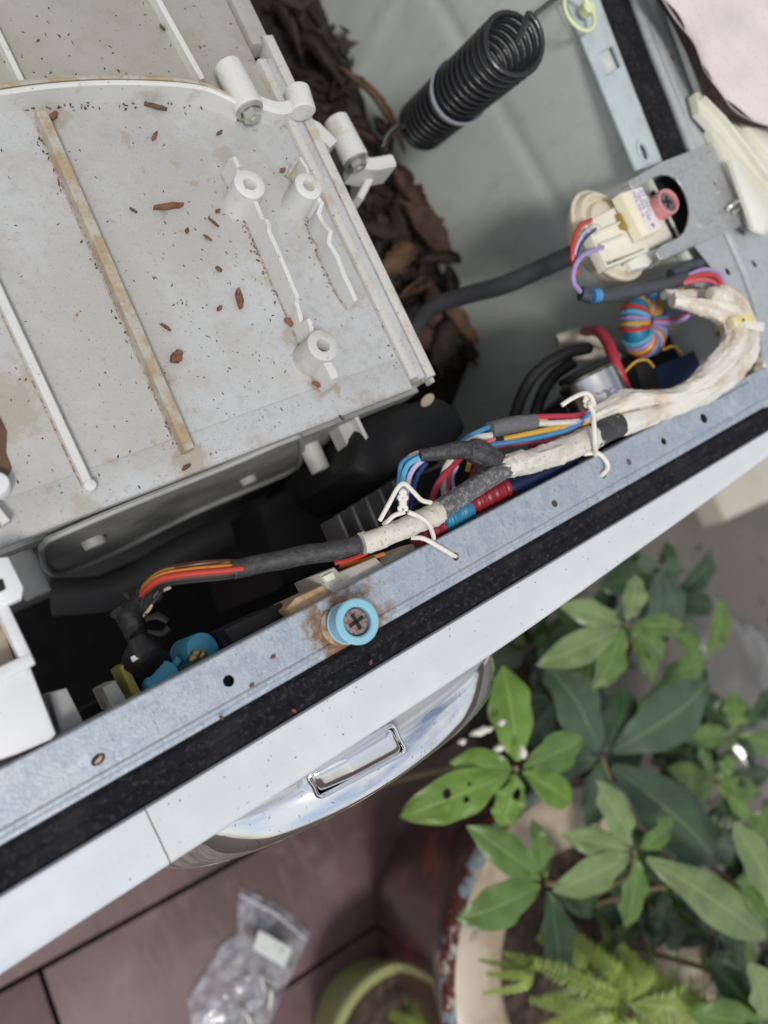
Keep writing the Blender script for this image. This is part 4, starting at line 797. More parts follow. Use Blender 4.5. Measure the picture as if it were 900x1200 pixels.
DL = [(440, 118, .15, .022, 1.9, 1, 'long tan curled dry leaf below the spring\'s lower end', .10), (425, 150, .06, .03, 2.4, 0, 'russet dry leaf just above the lower bolted arm', .08), (462, 145, .09, .035, 1.2, 0, 'reddish dry leaf against the side panel under the spring', .10),
      (490, 205, .12, .045, 1.8, 0, 'large russet dry leaf right of the lower bolted arm', .10), (478, 250, .10, .04, 1.1, 2, 'dark umber dry leaf right of the tub rim', .05), (508, 262, .10, .05, 2.0, 0, 'broad russet dry leaf touching the side panel', .08),
      (470, 300, .08, .04, .4, 1, 'tan dry leaf lying flat beside the tub rim', .05), (520, 300, .07, .035, 2.8, 2, 'umber curled dry leaf at the pile\'s right edge', .08), (498, 330, .10, .04, .2, 1, 'tan dry leaf across the pile above the grey hose', .06),
      (540, 322, .06, .035, 1.2, 2, 'small dark dry leaf at the foot of the side panel', .08), (500, 388, .08, .04, 2.4, 0, 'russet dry leaf below the grey hose', .06), (548, 372, .08, .03, 2.2, 1, 'tan dry leaf rim right of the grey hose\'s foot', .08), (525, 395, .07, .04, .8, 2, 'umber dry leaf at the lower end of the pile', .05),
      (370, 60, .12, .05, 1.9, 2, 'dark umber dry leaf high up between tub and panel', .03), (340, 20, .10, .05, 1.5, 2, 'dark umber dry leaf at the top edge of the photo', .03), (405, 90, .08, .04, .6, 2, 'umber dry leaf above the lower bolted arm\'s post', .05),
      (450, 262, .06, .03, 2.6, 2, 'small umber dry leaf tucked under the tub lip', .04), (515, 350, .07, .03, 1.4, 0, 'russet dry leaf between the pile and the grey hose', .07)]
for i, (x, y, L, W, yaw, m, lab, up) in enumerate(DL):
    c = P(x, y, -.27+up*.3); c.x = min(c.x, XR-.035); dryleaf((c.x, c.y, max(c.z-.015, bedz(c.x, c.y)+.010)), L*.8, W*.85, yaw, .15*sin(i*2.3), m_dry[m], lab, .9+.5*sin(i), i)
mb = MB()
for i in range(900):
    x = random.uniform(XE-.02, XR-.008); y = random.uniform(.11, .62); a = random.uniform(0, 6.3); L = random.uniform(.004, .026); z = bedz(x, y)+.004+random.random()*.012
    d = Vector((cos(a), sin(a), random.uniform(-.5, .5)))*L; e = Vector((-sin(a), cos(a), random.uniform(-.6, .6)))*L*random.uniform(.3, .7)
    mb.add([Vector((x, y, z))-d, Vector((x, y, z))+e, Vector((x, y, z+.003))+d, Vector((x, y, z))-e], [(0, 1, 2), (0, 2, 3)])
obj('leaf_scraps', mb, m_dry[2], None, 0, label='torn scraps of brown dry leaf over the leaf mould', cat='leaf litter', kind='stuff')
# =================================================================== CRUMBS AND CHIPS ON THE TUB
def chip(px, py, L, W, ang, d, mat, label, h=.002, cat='bark chip'):
    c = P(px, py, d); s = S(c); L *= s/2*(.85 if L < 20 else 1); W *= s/2*.85; mb = MB(); n = 6; rings = []
    ax_ = Vector((cos(ang), sin(ang), 0)); sd = Vector((-sin(ang), cos(ang), 0))
    for i in range(n+1):
        t_ = i/n*2-1; ww = W*(max(.12, 1-t_*t_)**.5)*(1+.3*nz((px, py, t_*3)))
        q = c+ax_*(L*t_)+sd*(W*.5*nz((px, t_*2, 1)))
        rings.append([q+sd*(ww*cos(b))+Vector((0, 0, h*.35+h*.6*sin(b))) for b in [2*pi*j/7 for j in range(7)]])
    mb.loft(rings); o = obj('bark_chip', mb, mat, None, 50); tag(o, label, cat, 'bark chips scattered on the tub'); return o
CH = [(197, 243, 36, 9, -.08, -.0285, m_chip2, 'largest reddish brown bark chip, left of the tall screw post', .004), (182, 126, 26, 6, -.42, -.0285, m_chip, 'dark bark chip just under the tub seam', .003), (181, 160, 16, 6, .75, -.0285, m_chip2, 'short red-brown chip below the seam chip', .002),
      (280, 351, 24, 11, 1.25, -.0285, m_chip2, 'rust coloured chip left of the jagged wall', .004), (206, 420, 18, 16, .3, -.0285, m_chip2, 'round crumpled brown bud right of the stained rib', .006), (194, 384, 16, 5, 2.2, -.0285, m_chip, 'narrow dark chip above the crumpled bud', .002),
      (257, 362, 10, 6, .4, -.0285, m_chip2, 'small tan chip left of the rust coloured chip', .002), (338, 378, 14, 10, 2.0, -.0285, m_chip2, 'brown chip at the foot of the lower screw post', .003), (156, 247, 11, 4, 2.3, -.0285, m_chip, 'thin dark chip left of the largest chip', .002),
      (250, 261, 18, 4, 2.1, -.0285, m_chip, 'curved dark sliver right of the largest chip', .002), (255, 248, 8, 6, .3, -.0285, m_chip2, 'tiny dark red chip near the tall screw post', .002), (257, 156, 12, 5, .4, -.0285, m_chip, 'tan speck chip above the tall screw post', .0015), (219, 271, 8, 6, 1., -.0285, m_chip, 'small dark pellet below the largest chip', .002), (331, 200, 9, 7, .3, -.0285, m_chip2, 'dark red crumb between the two upper posts', .002),
      (243, 279, 14, 5, 2.2, -.0285, m_chip2, 'faint tan sliver below the curved sliver', .0015), (256, 316, 10, 7, 2.2, -.0285, m_chip, 'bent dark chip above the rust coloured chip', .002), (184, 9, 12, 4, 1.8, -.033, m_chip, 'dark chip on the back shell at the top edge', .002), (190, 33, 9, 4, 2., -.033, m_chip, 'dark chip on the back shell beside the right rib', .002), (62, 137, 16, 9, .5, -.0285, m_chip2, 'brown crumb pile at the head of the stained rib', .003), (400, 490, 9, 4, 2., -.0285, m_chip, 'dark chip near the tub\'s front edge', .002),
      (375, 452, 20, 7, -.6, -.028, m_chip2, 'orange brown curl at the base of the lower screw post', .003), (218, 548, 14, 6, .2, -.0285, m_chip, 'dark crumb below the end of the stained rib', .002)]
for a in CH: chip(a[0], a[1], a[2], a[3], a[4], a[5], a[6], a[7], a[8])
mb = MB()
def crumb(mb, x, y, z, L, W, a, h):
    d = Vector((cos(a)*L, sin(a)*L, 0)); e = Vector((-sin(a)*W, cos(a)*W, 0)); c = Vector((x, y, z))
    mb.add([c-d, c+e, c+d*.9+e*.2, c-e, c+Vector((0, 0, h))], [(0, 1, 4), (1, 2, 4), (2, 3, 4), (3, 0, 4)])
for i in range(300):
    px = random.uniform(-10, 470); py = random.uniform(110, 620)
    if random.random() < .45: px = random.gauss(260, 70); py = random.gauss(330, 90)
    p = P(px, py, -.030)
    if p.x < XE-.03 and YT+.002 < p.y < .32: crumb(mb, p.x, p.y, ZP+(.0006 if p.y < YT+.023 else 0), random.uniform(.0003, .0017), random.uniform(.0002, .0006), random.gauss(1.7, .8), .0005)
for (x0, y0), (x1, y1), n_ in (((40, 150), (212, 528), 70), ((272, 240), (352, 400), 60), ((350, 240), (396, 350), 30), ((0, 128), (270, 122), 50), ((96, 560), (10, 370), 25), ((372, 150), (470, 440), 40)):
    for i in range(n_):
        k_ = random.random(); p = P(x0+(x1-x0)*k_+random.gauss(0, 3), y0+(y1-y0)*k_+random.gauss(0, 2), -.030)
        if p.x < XE-.004 and p.y > YT+.002: crumb(mb, p.x, p.y, ZP+.0005, random.uniform(.0004, .0018), random.uniform(.0003, .0008), random.gauss(1.7, .8), .0006)
for i in range(60):
    px = random.uniform(0, 330); py = random.uniform(0, 95); p = P(px, py, -.034)
    if p.x < XE-.025: crumb(mb, p.x, p.y, ZP-.004, random.uniform(.0004, .002), random.uniform(.0003, .0009), random.gauss(1.7, .8), .0006)
obj('tub_crumbs', mb, m_crumb, None, 0, label='fine dark crumbs and specks strewn over the tub top', cat='crumbs', kind='stuff')
mb = MB()
for i in range(55):
    x = random.uniform(.02, .5); y = random.choice((random.gauss(-.083, .004), random.uniform(-.104, -.08)));
    if -.106 < y < -.0785: crumb(mb, x, y, Z-.0004, random.uniform(.0002, .0007), random.uniform(.0002, .0005), random.random()*6, .0003)
for i in range(30):
    x = random.uniform(.06, .5); crumb(mb, x, random.uniform(-.077, -.05), Z-.0005, random.uniform(.0004, .0012), random.uniform(.0003, .0008), random.random()*6, .0010)
obj('rail_crumbs', mb, m_chip, None, 0, label='tiny brown specks along the gasket and the white front edge', cat='crumbs', kind='stuff')
c = P(115, 889, -.004); o = chip(115, 890, 14, 8, .4, -.004, M('pale_seed', (.58, .42, .30), .7), 'pale tan seed husk lodged in the left rail hole', .004, 'seed husk'); 
for (x, y, l) in ((320, 770, 'reddish crumb on the rail left of the blue screw'), (295, 803, 'reddish crumb on the rail right of the round hole'), (259, 841, 'brown crumb on the rail\'s lower fold'), (434, 776, 'red crumb on the black gasket below the blue screw'), (344, 833, 'red crumb where gasket meets the white edge')):
    o = chip(x, y, 7, 5, .5+x, .0006, m_chip2, l, .0015); o['group'] = 'crumbs on the front rail'

# =================================================================== LID PLASTIC AND CLOTH
lid = thing('top_frame_plastic', 'ivory plastic frame piece lying over the right side rail under the cloth', 'plastic frame', P(850, 130, .01))
UH([(775, -20), (790, -10), (812, 45), (822, 66), (836, 118), (826, 120), (806, 66)], .010, .006, 'frame_edge', M('white_frame_plastic', (.72, .73, .70), .4), .001, lid)
UH([(815, 108), (838, 100), (862, 120), (905, 180), (905, 226), (842, 154), (820, 130)], .014, .008, 'frame_flap', m_lid, .0015, lid)
UH([(832, 150), (846, 152), (905, 226), (905, 270), (884, 262), (860, 208)], .010, .008, 'frame_lower', m_lid, .0015, lid)
UH([(856, 186), (866, 190), (900, 250), (896, 272), (884, 268)], .018, .004, 'frame_fin', M('pale_fin', (.78, .76, .68), .4), .001, lid)
UH([(838, 92), (850, 88), (905, 160), (905, 186), (862, 128)], .018, .006, 'frame_corner', m_creaml, .001, lid)
obj('frame_ridge', MB().ribbon([P(x, y, .020) for x, y in [(826, 112), (850, 136), (905, 210)]], .0012, Z+.010), m_lid, lid)
cl_ = thing('padded_cloth', 'pale pink dotted padded cloth with dark underside, top right corner', 'cloth', P(880, 40, .03))
m_cloth = M('dotted_cloth', (.66, .58, .57), .75, 0, [(30, .45, .7, (.58, .52, .50), .5), (12, .6, .72, (.60, .50, .40), .5)], [(60, .3)])
nt = m_cloth.node_tree; b = nt.nodes['Principled BSDF']; src = b.inputs['Base Color'].links[0].from_socket
vo = nd(nt, 'ShaderNodeTexVoronoi'); vo.inputs['Scale'].default_value = 240; vo.inputs['Randomness'].default_value = .25
ge = nd(nt, 'ShaderNodeNewGeometry'); nt.links.new(ge.outputs['Position'], vo.inputs['Vector'])
r = nd(nt, 'ShaderNodeMapRange'); nt.links.new(vo.outputs['Distance'], r.inputs[0]); r.inputs[1].default_value = .10; r.inputs[2].default_value = .26; r.inputs[3].default_value = .55; r.inputs[4].default_value = 0
x = nd(nt, 'ShaderNodeMix', data_type='RGBA'); nt.links.new(r.outputs[0], x.inputs[0]); nt.links.new(src, x.inputs[6]); x.inputs[7].default_value = (.40, .30, .30, 1); nt.links.new(x.outputs[2], b.inputs['Base Color'])
edge = cr([tuple(P(x, y, .030)) for x, y in [(752, -30), (778, 0), (802, 34), (828, 84), (852, 118), (880, 140), (915, 152), (960, 158)]], 5)
far = Vector(P(1000, -80, .06))
def clf(u, v):
    i = u*(len(edge)-1); k = min(int(i), len(edge)-2); p = Vector(edge[k]).lerp(Vector(edge[k+1]), i-k); q = p.lerp(far, v*.9)
    q.z += .014*(1-math.exp(-v*9))+.010*math.exp(-((v-.28-.1*u)/.05)**2)+.004*nz((q.x, q.y, 0), 30)
    return q
obj('cloth_top', MB().grid(clf, 40, 30), m_cloth, cl_, thick=.001)
e2 = cr([tuple(P(x, y, .020)) for x, y in [(752, -24), (781, 16), (800, 52), (822, 98), (846, 130), (874, 146), (910, 150), (960, 160)]], 5)
mb = MB(); mb.loft([[Vector(a)+Vector((.004, .004, .001)), Vector(a), Vector(b_)+Vector((-.001, -.001, 0)), Vector(b_)+Vector((.03, .02, -.004))] for a, b_ in zip(edge, e2)], closed=False)
obj('dark_underside', mb, M('dark_felt', (.035, .018, .016), .95, 0, [(200, .5, .7, (.10, .06, .05), .7)], [(300, 1)]), cl_)

# =================================================================== GROUND, DECK
GZ = 0.0
obj('ground', MB().box((1, 1, -.12), 40, 40, .02), m_soil, None, 0, label=None, kind='structure')
gr = bpy.data.objects['ground']
A = P(0, 1165, -ZT); B = P(370, 955, -ZT); C2 = P(500, 1050, -ZT); D2 = P(330, 1160, -ZT)
dd = ((B-A).normalized()+(C2-D2).normalized()).normalized(); nn = Vector((-dd.y, dd.x, 0)); wd = abs((D2-(A+B)*.5).dot(nn))
deck = thing('deck', None, None, (A.x, A.y, 0), kind='structure')
seam = P(62, 1182, -ZT)
o1 = (A+B)*.5
sx = (seam-o1).dot(dd)
def board(k, x0, x1):
    mb = MB(); y0 = -k*wd; g = .0035
    pts = [o1+dd*x+nn*y for x, y in ((x0, y0-g), (x1, y0-g), (x1, y0-wd+g), (x0, y0-wd+g))]
    mb.prism(pts, -.02, 0, .002); obj('deck_board', mb, m_board, deck)
xe = 1.2
for k in range(-6, 7):
    cut = sx + (0 if k % 2 == 0 else -.9)
    board(k, -2.2, cut-.003); board(k, cut+.003, xe-0.5-(.1 if k < 0 else 0))
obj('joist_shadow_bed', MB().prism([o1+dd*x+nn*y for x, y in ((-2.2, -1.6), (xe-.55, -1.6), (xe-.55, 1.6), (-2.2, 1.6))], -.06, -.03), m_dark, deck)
ox = P(760, 640, -ZT)
obj('concrete_slab', MB().grid(lambda u, v: Vector((P(700, 700, -ZT).x-.22+3*u, -2.4+4*v, .034+.014*nz((u*5, v*6, 0)))), 60, 80), m_conc, None, kind='structure')
# wet patch of the slab: an added raised glossy film, curved to catch sky highlights
sheen = M('wet_patch_film', (.10, .095, .085), .14, 0, [(8, .45, .6, (.16, .15, .14), .7)], [(14, .5)], coat=.6)
c = P(868, 812, -.83)
def film(u, v):
    a = 2*pi*u; r_ = (.16+.05*nz((cos(a)*1.5, sin(a)*1.5, 2)))*v; q = c+Vector((cos(a)*r_*1.0, sin(a)*r_*1.5, 0)); q.z = .065+.03*nz((q.x, q.y, 0), 7)+.004*nz((q.x, q.y, 4), 26)-.05*v**4
    return q
o = obj('wet_patch', MB().grid(film, 48, 16), sheen, None); tag(o, 'raised glossy film added as the wet patch on the concrete right of the plants', 'wet patch')
o = obj('low_wall', MB().prism([(1.45, -.35), (3.2, -.55), (3.2, -.30), (1.45, -.12)], 0, .10, .01), m_wall, None); tag(o, 'low beige rendered kerb wall beyond the plants at the right edge', 'wall')

hw = obj('skylight_block_wall', MB().prism([(-2.5, 1.5), (3.4, 1.5), (3.4, 1.7), (-2.5, 1.7)], 0, 2.5, .01), m_wall, None); tag(hw, 'added beige rendered wall behind the washing machine, out of the frame, cutting skylight', 'wall')  # unseen wall, added to cut the sky's light from behind the machine
# =================================================================== POTS
pc = P(700, 1128, -.47); sR = S(pc); PR = 200*sR
bp_ = thing('glazed_plant_pot', 'large round pot with cream rim and red-brown glazed side, ferns inside', 'plant pot', (pc.x, pc.y, 0))
m_glz = M('red_glaze', (.045, .012, .011), .2, 0, [(12, .4, .7, (.02, .008, .008), .7), (22, .56, .64, (.20, .03, .015), .8)], coat=.6)
m_crm = M('cream_glaze', (.52, .44, .34), .4, 0, [(16, .4, .62, (.38, .29, .20), .8), (70, .6, .7, (.34, .28, .2), .5)], [(60, .15)], coat=.2)
H0 = pc.z
obj('pot_side', MB().lathe((pc.x, pc.y, 0), (0, 0, 1), [(PR*.62, 0), (PR*.70, .05), (PR*.86, H0*.5), (PR*.97, H0*.85), (PR*1.02, H0-.02), (PR*1.01, H0-.004)], 72, True), m_glz, bp_)
obj('pot_rim', MB().lathe((pc.x, pc.y, 0), (0, 0, 1), [(PR*1.0, H0-.005), (PR*.985, H0+.003), (PR*.93, H0+.008), (PR*.84, H0+.006), (PR*.70, H0-.002), (PR*.65, H0-.010), (PR*.62, H0-.02), (PR*.615, H0-.08)], 72), m_crm, bp_)
obj('glaze_band', MB().lathe((pc.x, pc.y, 0), (0, 0, 1), [(PR*1.022, H0-.018), (PR*1.024, H0-.010), (PR*1.010, H0-.002), (PR*.99, H0+.0040)], 72), M('blue_white_glaze', (.26, .33, .36), .25, 0, [(28, .46, .54, (.10, .018, .014), 1), (50, .55, .65, (.55, .50, .42), .9)]), bp_)
obj('pot_soil', MB().grid(lambda u, v: Vector((pc.x+cos(2*pi*u)*PR*.62*v, pc.y+sin(2*pi*u)*PR*.62*v, H0-.035+.01*nz((cos(6.28*u)*v*5, sin(6.28*u)*v*5, 0)))), 40, 10), m_soil, bp_)
gc = P(472, 1234, -.72); gs = S(gc); GR = 96*gs
gp = thing('olive_plant_pot', 'olive green plastic pot with a thick rim at the bottom edge of the photo', 'plant pot', (gc.x, gc.y, 0))
H1 = gc.z
obj('pot_wall', MB().lathe((gc.x, gc.y, 0), (0, 0, 1), [(GR*.74, 0), (GR*.78, .01), (GR*.90, H1-.03), (GR*.92, H1-.02), (GR*1.0, H1-.018), (GR*1.02, H1-.004), (GR*1.0, H1), (GR*.90, H1), (GR*.87, H1-.004), (GR*.80, H1-.08), (GR*.70, .015), (0, .015)], 60), m_oliv, gp)
obj('pot_soil', MB().prism(circ(gc, GR*.80, 24), H1-.075, H1-.06), m_soil, gp)

# =================================================================== PLANTS
def leafmesh(base, tip, W, droop, fold, roll=0, holes=(), nu=16, nv=8, peak=.55):
    base = Vector(base); tip = Vector(tip); d = tip-base; L = d.length; d.normalize()
    up = Vector((0, 0, 1)); view = (EYE-base).normalized()
    sd = d.cross(up).normalized(); nrm = sd.cross(d).normalized()
    if roll: 
        s2 = sd*cos(roll)+nrm*sin(roll); nrm = -sd*sin(roll)+nrm*cos(roll); sd = s2
    mb = MB(); uv = []
    def fn(u, v):
        x = (v-.5)*2; t_ = .03+.97*u
        sh = (max(0, sin(pi*min(1, t_)**1.18))**.78)
        w_ = W*.5*max(sh, .02)*(1-.12*t_**4)
        q = base+d*(L*t_)+sd*(x*w_)+nrm*(abs(x)*w_*fold+L*droop*sin(pi*t_)-abs(x)**3*w_*.1+(.0022*sin(t_*19+tip.x*200)+.004*nz((tip.x*9, t_*3, x), 2))*abs(x)+W*.10*nz((base.y*20, t_*2.2, 1), 1))
        return q
    mb.grid(fn, nu, nv)
    uv = [(j/nv, i/nu) for i in range(nu+1) for j in range(nv+1)]
    if holes:
        keep = []
        for f in mb.f:
            cu = sum(uv[i][0] for i in f)/4; cv = sum(uv[i][1] for i in f)/4
            if all(((cu-a)/(ra))**2+((cv-b_)/rb)**2 > 1+.5*nz((cu*9, cv*30, 0), 3) for a, b_, ra, rb in holes): keep.append(f)
        mb.f = keep
    return mb, uv
def whorl(name, label, cx, cy, d, leaves, root, droop=.06, cat='plant', stemr=.0035, group=None):
    c = P(cx, cy, d); rt = Vector(root)
    t_ = thing(name, label, cat, (rt.x, rt.y, rt.z), group)
    mid_ = (c+rt)/2+Vector((.02, .01, .04))
    obj('stem', MB().tube(cr([tuple(rt), tuple(mid_), tuple(c)], 8), stemr, 8), m_stem, t_)
    for i, lf in enumerate(leaves):
        tx, ty, dt_, W, m = lf[:5]; kw = lf[5] if len(lf) > 5 else {}
        tip = P(tx, ty, d+dt_); base = c+(tip-c)*.05
        hs_ = kw.get('holes', ())
        mb, uv = leafmesh(base, tip, W*S(tip), kw.get('droop', droop), kw.get('fold', .18), kw.get('roll', 0), hs_, 60 if hs_ else 18, 30 if hs_ else 8)
        o = obj('leaf', mb, LM[m], t_, 60); setuv(o, uv)
    return t_
rA = (pc.x+.02, pc.y+.05, H0-.04); 
def groot(cx, cy): q = P(cx, cy, -ZT+.02); return (q.x*.9+.05, q.y, 0)
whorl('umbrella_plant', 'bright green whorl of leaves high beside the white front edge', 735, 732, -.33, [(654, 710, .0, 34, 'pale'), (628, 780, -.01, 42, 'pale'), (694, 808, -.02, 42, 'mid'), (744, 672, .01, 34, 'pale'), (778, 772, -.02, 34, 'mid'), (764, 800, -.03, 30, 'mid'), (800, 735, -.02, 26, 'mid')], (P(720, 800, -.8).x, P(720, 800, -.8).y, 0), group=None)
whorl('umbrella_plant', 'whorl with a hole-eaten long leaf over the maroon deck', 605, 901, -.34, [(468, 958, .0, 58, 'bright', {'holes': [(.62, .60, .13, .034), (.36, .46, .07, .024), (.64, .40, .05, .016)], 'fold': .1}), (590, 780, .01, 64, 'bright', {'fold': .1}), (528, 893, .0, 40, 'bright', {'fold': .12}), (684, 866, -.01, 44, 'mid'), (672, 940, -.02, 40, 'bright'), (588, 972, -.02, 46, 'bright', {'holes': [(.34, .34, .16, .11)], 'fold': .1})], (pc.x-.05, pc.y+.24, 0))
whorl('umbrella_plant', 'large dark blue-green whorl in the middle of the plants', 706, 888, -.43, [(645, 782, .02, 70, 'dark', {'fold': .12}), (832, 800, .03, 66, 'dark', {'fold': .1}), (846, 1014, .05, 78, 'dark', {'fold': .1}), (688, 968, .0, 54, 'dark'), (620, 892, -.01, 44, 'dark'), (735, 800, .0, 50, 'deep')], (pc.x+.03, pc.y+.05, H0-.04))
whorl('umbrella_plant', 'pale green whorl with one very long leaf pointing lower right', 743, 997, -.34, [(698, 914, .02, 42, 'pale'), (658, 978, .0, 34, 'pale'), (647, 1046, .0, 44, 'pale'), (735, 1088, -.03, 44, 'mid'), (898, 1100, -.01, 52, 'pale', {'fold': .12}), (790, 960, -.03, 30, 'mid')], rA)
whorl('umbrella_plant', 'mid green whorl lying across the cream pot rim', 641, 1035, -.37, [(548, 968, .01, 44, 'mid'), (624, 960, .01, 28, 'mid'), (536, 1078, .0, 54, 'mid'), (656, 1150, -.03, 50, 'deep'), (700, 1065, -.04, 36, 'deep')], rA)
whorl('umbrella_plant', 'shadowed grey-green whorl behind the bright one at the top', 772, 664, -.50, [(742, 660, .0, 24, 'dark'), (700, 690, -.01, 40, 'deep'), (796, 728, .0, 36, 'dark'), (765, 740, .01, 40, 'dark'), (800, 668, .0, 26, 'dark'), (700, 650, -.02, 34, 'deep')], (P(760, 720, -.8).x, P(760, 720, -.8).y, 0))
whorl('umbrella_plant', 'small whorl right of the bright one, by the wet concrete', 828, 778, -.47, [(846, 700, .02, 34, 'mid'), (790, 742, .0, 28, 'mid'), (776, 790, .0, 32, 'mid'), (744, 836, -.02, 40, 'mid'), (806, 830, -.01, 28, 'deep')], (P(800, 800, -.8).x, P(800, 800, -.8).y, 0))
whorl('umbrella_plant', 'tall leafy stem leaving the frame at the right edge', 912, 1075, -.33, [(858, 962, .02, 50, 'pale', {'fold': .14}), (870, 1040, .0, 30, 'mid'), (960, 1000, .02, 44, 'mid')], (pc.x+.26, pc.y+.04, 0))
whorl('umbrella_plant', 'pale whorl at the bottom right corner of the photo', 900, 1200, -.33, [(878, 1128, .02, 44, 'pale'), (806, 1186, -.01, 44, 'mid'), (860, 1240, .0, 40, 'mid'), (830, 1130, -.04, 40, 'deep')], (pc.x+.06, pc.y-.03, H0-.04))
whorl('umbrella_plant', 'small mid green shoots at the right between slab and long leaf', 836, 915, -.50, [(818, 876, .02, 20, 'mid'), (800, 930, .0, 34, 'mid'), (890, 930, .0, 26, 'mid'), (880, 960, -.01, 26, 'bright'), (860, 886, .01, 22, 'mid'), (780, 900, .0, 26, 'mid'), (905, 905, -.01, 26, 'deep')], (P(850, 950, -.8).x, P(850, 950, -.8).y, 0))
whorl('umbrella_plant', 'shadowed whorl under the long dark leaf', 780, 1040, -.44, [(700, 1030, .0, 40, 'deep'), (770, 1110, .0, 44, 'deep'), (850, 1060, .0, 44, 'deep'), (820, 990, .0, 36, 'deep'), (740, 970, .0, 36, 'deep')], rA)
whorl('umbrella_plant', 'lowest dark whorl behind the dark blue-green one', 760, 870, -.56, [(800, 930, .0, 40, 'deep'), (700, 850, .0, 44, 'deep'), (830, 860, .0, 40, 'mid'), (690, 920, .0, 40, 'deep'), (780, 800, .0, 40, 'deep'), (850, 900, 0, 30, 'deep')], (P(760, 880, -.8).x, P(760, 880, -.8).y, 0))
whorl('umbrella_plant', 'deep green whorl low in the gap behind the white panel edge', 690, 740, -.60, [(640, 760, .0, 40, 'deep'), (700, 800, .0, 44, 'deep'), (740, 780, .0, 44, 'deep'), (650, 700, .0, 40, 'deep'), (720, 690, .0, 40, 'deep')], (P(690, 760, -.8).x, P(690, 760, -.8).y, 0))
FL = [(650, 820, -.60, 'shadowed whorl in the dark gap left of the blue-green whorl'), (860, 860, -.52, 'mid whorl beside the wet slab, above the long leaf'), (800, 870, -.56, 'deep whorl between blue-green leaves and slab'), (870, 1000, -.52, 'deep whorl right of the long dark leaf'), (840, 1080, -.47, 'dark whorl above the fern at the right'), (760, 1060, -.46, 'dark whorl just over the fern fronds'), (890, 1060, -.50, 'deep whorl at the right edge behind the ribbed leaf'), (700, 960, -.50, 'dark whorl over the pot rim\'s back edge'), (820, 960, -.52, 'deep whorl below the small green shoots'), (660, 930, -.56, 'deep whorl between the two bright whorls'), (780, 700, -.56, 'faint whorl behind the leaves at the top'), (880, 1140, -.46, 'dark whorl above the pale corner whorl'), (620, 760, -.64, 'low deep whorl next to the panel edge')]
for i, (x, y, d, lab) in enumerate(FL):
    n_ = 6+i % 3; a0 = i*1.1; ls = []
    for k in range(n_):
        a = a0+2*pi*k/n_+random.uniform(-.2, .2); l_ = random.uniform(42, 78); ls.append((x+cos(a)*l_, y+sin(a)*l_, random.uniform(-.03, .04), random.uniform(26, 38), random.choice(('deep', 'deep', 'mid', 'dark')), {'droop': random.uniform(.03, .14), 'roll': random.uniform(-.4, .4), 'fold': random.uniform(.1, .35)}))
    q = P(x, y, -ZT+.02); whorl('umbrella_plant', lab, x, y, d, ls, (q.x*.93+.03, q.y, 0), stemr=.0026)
# white droppings on a leaf
mb = MB()
dr = [thing('white_grub_husk', None, None)] ; bpy.data.objects.remove(dr[0])
for i, (x, y, L, W, lab) in enumerate([(563, 857, 30, 11, 'long white flake on the bright leaf below the door'), (583, 877, 14, 10, 'oval white flake at the centre of the hole-eaten whorl'), (540, 869, 10, 9, 'small round white flake beside the chrome ring'), (586, 847, 10, 10, 'small white flake on the broad bright leaf'), (611, 882, 9, 18, 'thin white flake beside the whorl centre')]):
    o = chip(x, y, L, W, -.25, -.315, M('white_flake', (.66, .64, .55), .7), lab, .006, 'flake'); o.name = 'white_flake'; o['group'] = 'white flakes on the leaves'
# ferns
def fern(label, px, py, d, fronds, root, mat):
    t_ = thing('fern', label, 'fern', root); c = P(px, py, d)
    for i, (tx, ty, W) in enumerate(fronds):
        tip = P(tx, ty, d+.0+.03*sin(i*1.9)); path = [Vector(p) for p in cr([tuple(c), tuple((c+tip)/2+Vector((0, 0, .03))), tuple(tip+Vector((0, 0, -.01)))], 17)]
        mb = MB().tube(path, .0008, 5); n = len(path); s = S(tip)
        for j in range(2, n-1):
            for jj in (0,):
                p = path[j].lerp(path[min(j+1, n-1)], jj); tt = (path[min(j+1, n-1)]-path[j-1]).normalized(); sd = tt.cross(Vector((0, 0, 1))).normalized(); k_ = (j+jj)/n
                L_ = W*s*.5*(sin(pi*min(1, (1-k_)*1.05+.02))**.6)*(1+.15*random.uniform(-1, 1))
                for sg in (-1, 1):
                    dr_ = (sd*sg+tt*.35+Vector((0, 0, random.uniform(-.25, .1)))).normalized(); wv = tt*(.0019*(1-k_*.4))
                    q = p; mb.add([q-wv*.5, q+dr_*L_*.45-wv*1.0+Vector((0, 0, .001)), q+dr_*L_, q+dr_*L_*.45+wv*1.1, q+wv*.6], [(0, 1, 2, 3, 4)])
        obj('frond', mb, mat if i % 3 else m_fern, t_, 0)
    return t_
fz = (pc.x, pc.y-.02, H0-.04)
fern('yellow-green fern fronds spreading across the pot below the whorls', 735, 1175, -.40, [(858, 1128, 44), (632, 1130, 34), (625, 1175, 30), (665, 1090, 34), (840, 1185, 48), (650, 1210, 40), (790, 1240, 44), (735, 1110, 34), (905, 1150, 36), (760, 1095, 30), (700, 1120, 32), (820, 1150, 38), (680, 1160, 34), (770, 1180, 38), (720, 1215, 38), (860, 1215, 40), (800, 1105, 32)], fz, m_fern)
fern('darker fern fronds low inside the pot at the left', 690, 1130, -.44, [(635, 1100, 26), (635, 1180, 30), (700, 1060, 30), (770, 1130, 34), (650, 1240, 36), (760, 1200, 36), (632, 1215, 30), (690, 1200, 30), (730, 1085, 28), (655, 1150, 28), (720, 1150, 32), (800, 1170, 34)], (pc.x-.05, pc.y, H0-.04), m_fern2)
fern('pale fern tip curling over the cream pot rim', 625, 1120, -.41, [(575, 1145, 16), (572, 1168, 14), (596, 1120, 16), (566, 1128, 12)], (pc.x-.1, pc.y+.02, H0-.04), m_fern)
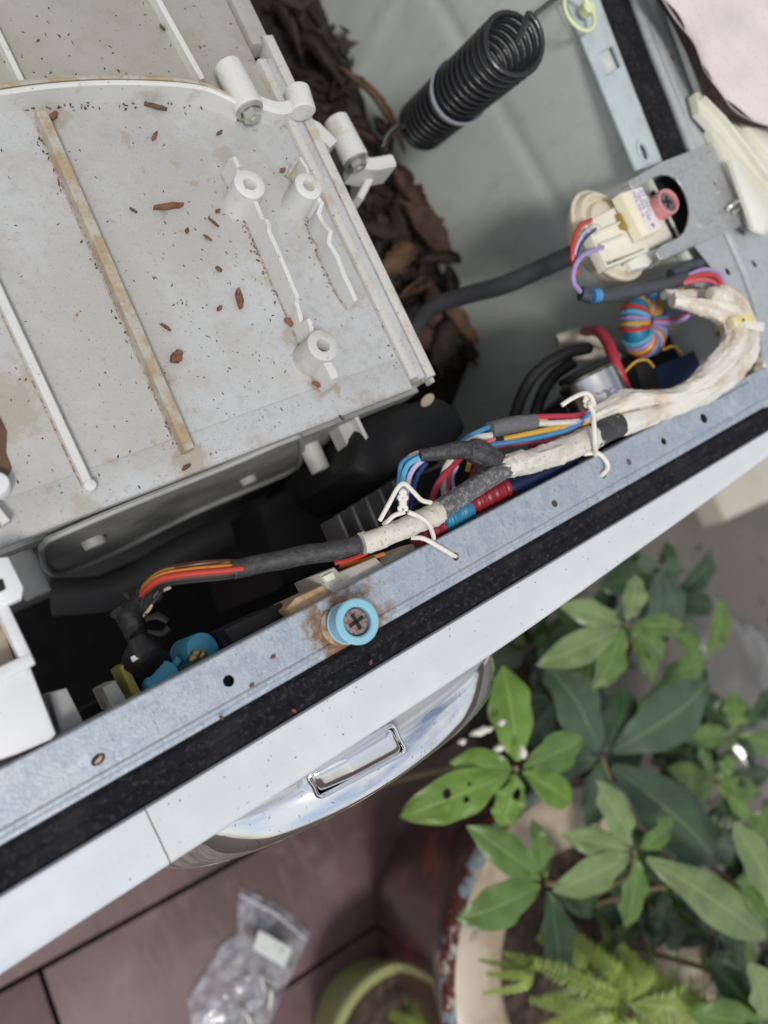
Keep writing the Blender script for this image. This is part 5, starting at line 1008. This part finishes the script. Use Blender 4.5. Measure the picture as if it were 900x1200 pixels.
fern('fern mass at the lower right of the pot', 830, 1190, -.42, [(760, 1150, 40), (880, 1160, 40), (800, 1240, 40), (900, 1220, 40), (740, 1215, 40), (830, 1120, 34)], (pc.x+.06, pc.y-.04, H0-.04), m_fern2)
fern('dark small plant growing inside the olive pot', 505, 1212, -.74, [(460, 1190, 26), (480, 1172, 24), (520, 1180, 24), (470, 1225, 24), (530, 1210, 24), (500, 1170, 20)], (gc.x, gc.y, H1-.06), m_fern2)
# ground litter under the plants
mb = MB()
for i in range(500):
    q = P(random.uniform(540, 900), random.uniform(640, 1000), -ZT+.02); a = random.uniform(0, 6.3); L_ = random.uniform(.005, .022)
    d = Vector((cos(a), sin(a), random.uniform(-.4, .4)))*L_; e = Vector((-sin(a), cos(a), random.uniform(-.5, .5)))*L_*.5
    q.z = .01+random.random()*.03; mb.add([q-d, q+e, q+d, q-e], [(0, 1, 2), (0, 2, 3)])
obj('ground_litter', mb, m_dry[2], None, 0, label='brown dead leaf litter on the ground beneath the plants', cat='leaf litter', kind='stuff')
obj('soil_bed', MB().grid(lambda u, v: Vector((P(560, 800, -ZT).x-.05+.72*u, -.8+1.2*v, .006+.02*abs(nz((u*9, v*12, 0))))), 40, 50), m_soil, None, kind='structure')

# =================================================================== PLASTIC BAG
m_bag = bpy.data.materials.new('clear_film'); m_bag.use_nodes = True; nt = m_bag.node_tree; b = nt.nodes['Principled BSDF']
b.inputs['Base Color'].default_value = (.60, .61, .68, 1); b.inputs['Roughness'].default_value = .16; b.inputs['Coat Weight'].default_value = .5
no = nd(nt, 'ShaderNodeTexNoise'); no.inputs['Scale'].default_value = 45; ge = nd(nt, 'ShaderNodeNewGeometry'); nt.links.new(ge.outputs['Position'], no.inputs['Vector'])
r = nd(nt, 'ShaderNodeMapRange'); nt.links.new(no.outputs['Fac'], r.inputs[0]); r.inputs[1].default_value = .4; r.inputs[2].default_value = .7; r.inputs[3].default_value = .10; r.inputs[4].default_value = .52
nt.links.new(r.outputs[0], b.inputs['Alpha'])
bag = thing('plastic_bag', 'crumpled clear zip bag of screws with a white label lying on the deck', 'plastic bag', P(295, 1140, -ZT))
poly = [P(x, y, -ZT+.015) for x, y in [(283, 1040), (330, 1062), (366, 1096), (350, 1130), (332, 1172), (312, 1215), (290, 1250), (232, 1240), (222, 1175), (262, 1110), (280, 1096)]]
def inside(x, y):
    k = False
    for i in range(len(poly)):
        a, b_ = poly[i-1], poly[i]
        if (a.y > y) != (b_.y > y) and x < (b_.x-a.x)*(y-a.y)/(b_.y-a.y)+a.x: k = not k
    return k
cx = sum(p.x for p in poly)/len(poly); cy = sum(p.y for p in poly)/len(poly)
cin = Vector(P(288, 1150, -ZT+.015))
for lay in (0, 1):
    def bf(u, v):
        i = u*len(poly); k_ = int(i) % len(poly); e = poly[k_].lerp(poly[(k_+1) % len(poly)], i-int(i)); q = Vector((cin.x, cin.y, 0)).lerp(Vector((e.x, e.y, 0)), v)
        h = (.004+.020*(1-v*v))*(1 if lay else .15)
        q.z = max(.002, .003+h+(.007*nz((q.x, q.y, lay), 28)+.005*abs(nz((q.x, q.y, lay+3), 75)))*(1 if lay else .2)*(1 if v < .98 else .5)); return q
    obj('bag_film', MB().grid(bf, 88, 26), m_bag, bag, 28)
obj('zip_strip', MB().tube([p+Vector((0, 0, .004-.015+ .012)) for p in (poly[0].lerp(poly[9], .12), poly[1].lerp(cin, .12), poly[2].lerp(cin, .10))], .0015, 6), M('zip_strip', (.6, .6, .66), .3), bag)
obj('paper_label', MB().prism(pxpoly([(304, 1090), (342, 1112), (333, 1134), (296, 1112)], -ZT+.036), .034, .0362), M('label_paper', (.60, .64, .62), .6, 0, [(120, .55, .65, (.3, .33, .34), .7)]), bag)
for i in range(10):
    q = P(270+((i*37) % 50), 1128+((i*23) % 70), -ZT+.01); a = i*1.3; d = Vector((cos(a), sin(a), 0))
    s_ = thing('zinc_screw', 'small zinc screw among others inside the clear bag on the deck', 'screw', (q.x, q.y, .008), 'screws inside the clear bag')
    obj('shank', MB().cyl(q.xyz*1+Vector((0, 0, .004))-d*.012, q+Vector((0, 0, .004))+d*.012, .0022, .0016, 8), m_zinc, s_)
    obj('screw_head', MB().cyl(q+Vector((0, 0, .004))-d*.015, q+Vector((0, 0, .004))-d*.012, .005, .0045, 12), m_zinc, s_)
for a in list(bpy.data.objects):
    if a.name.startswith('umbrella_plant'): a['group'] = 'umbrella plant whorls'
print('objects', len(bpy.data.objects))
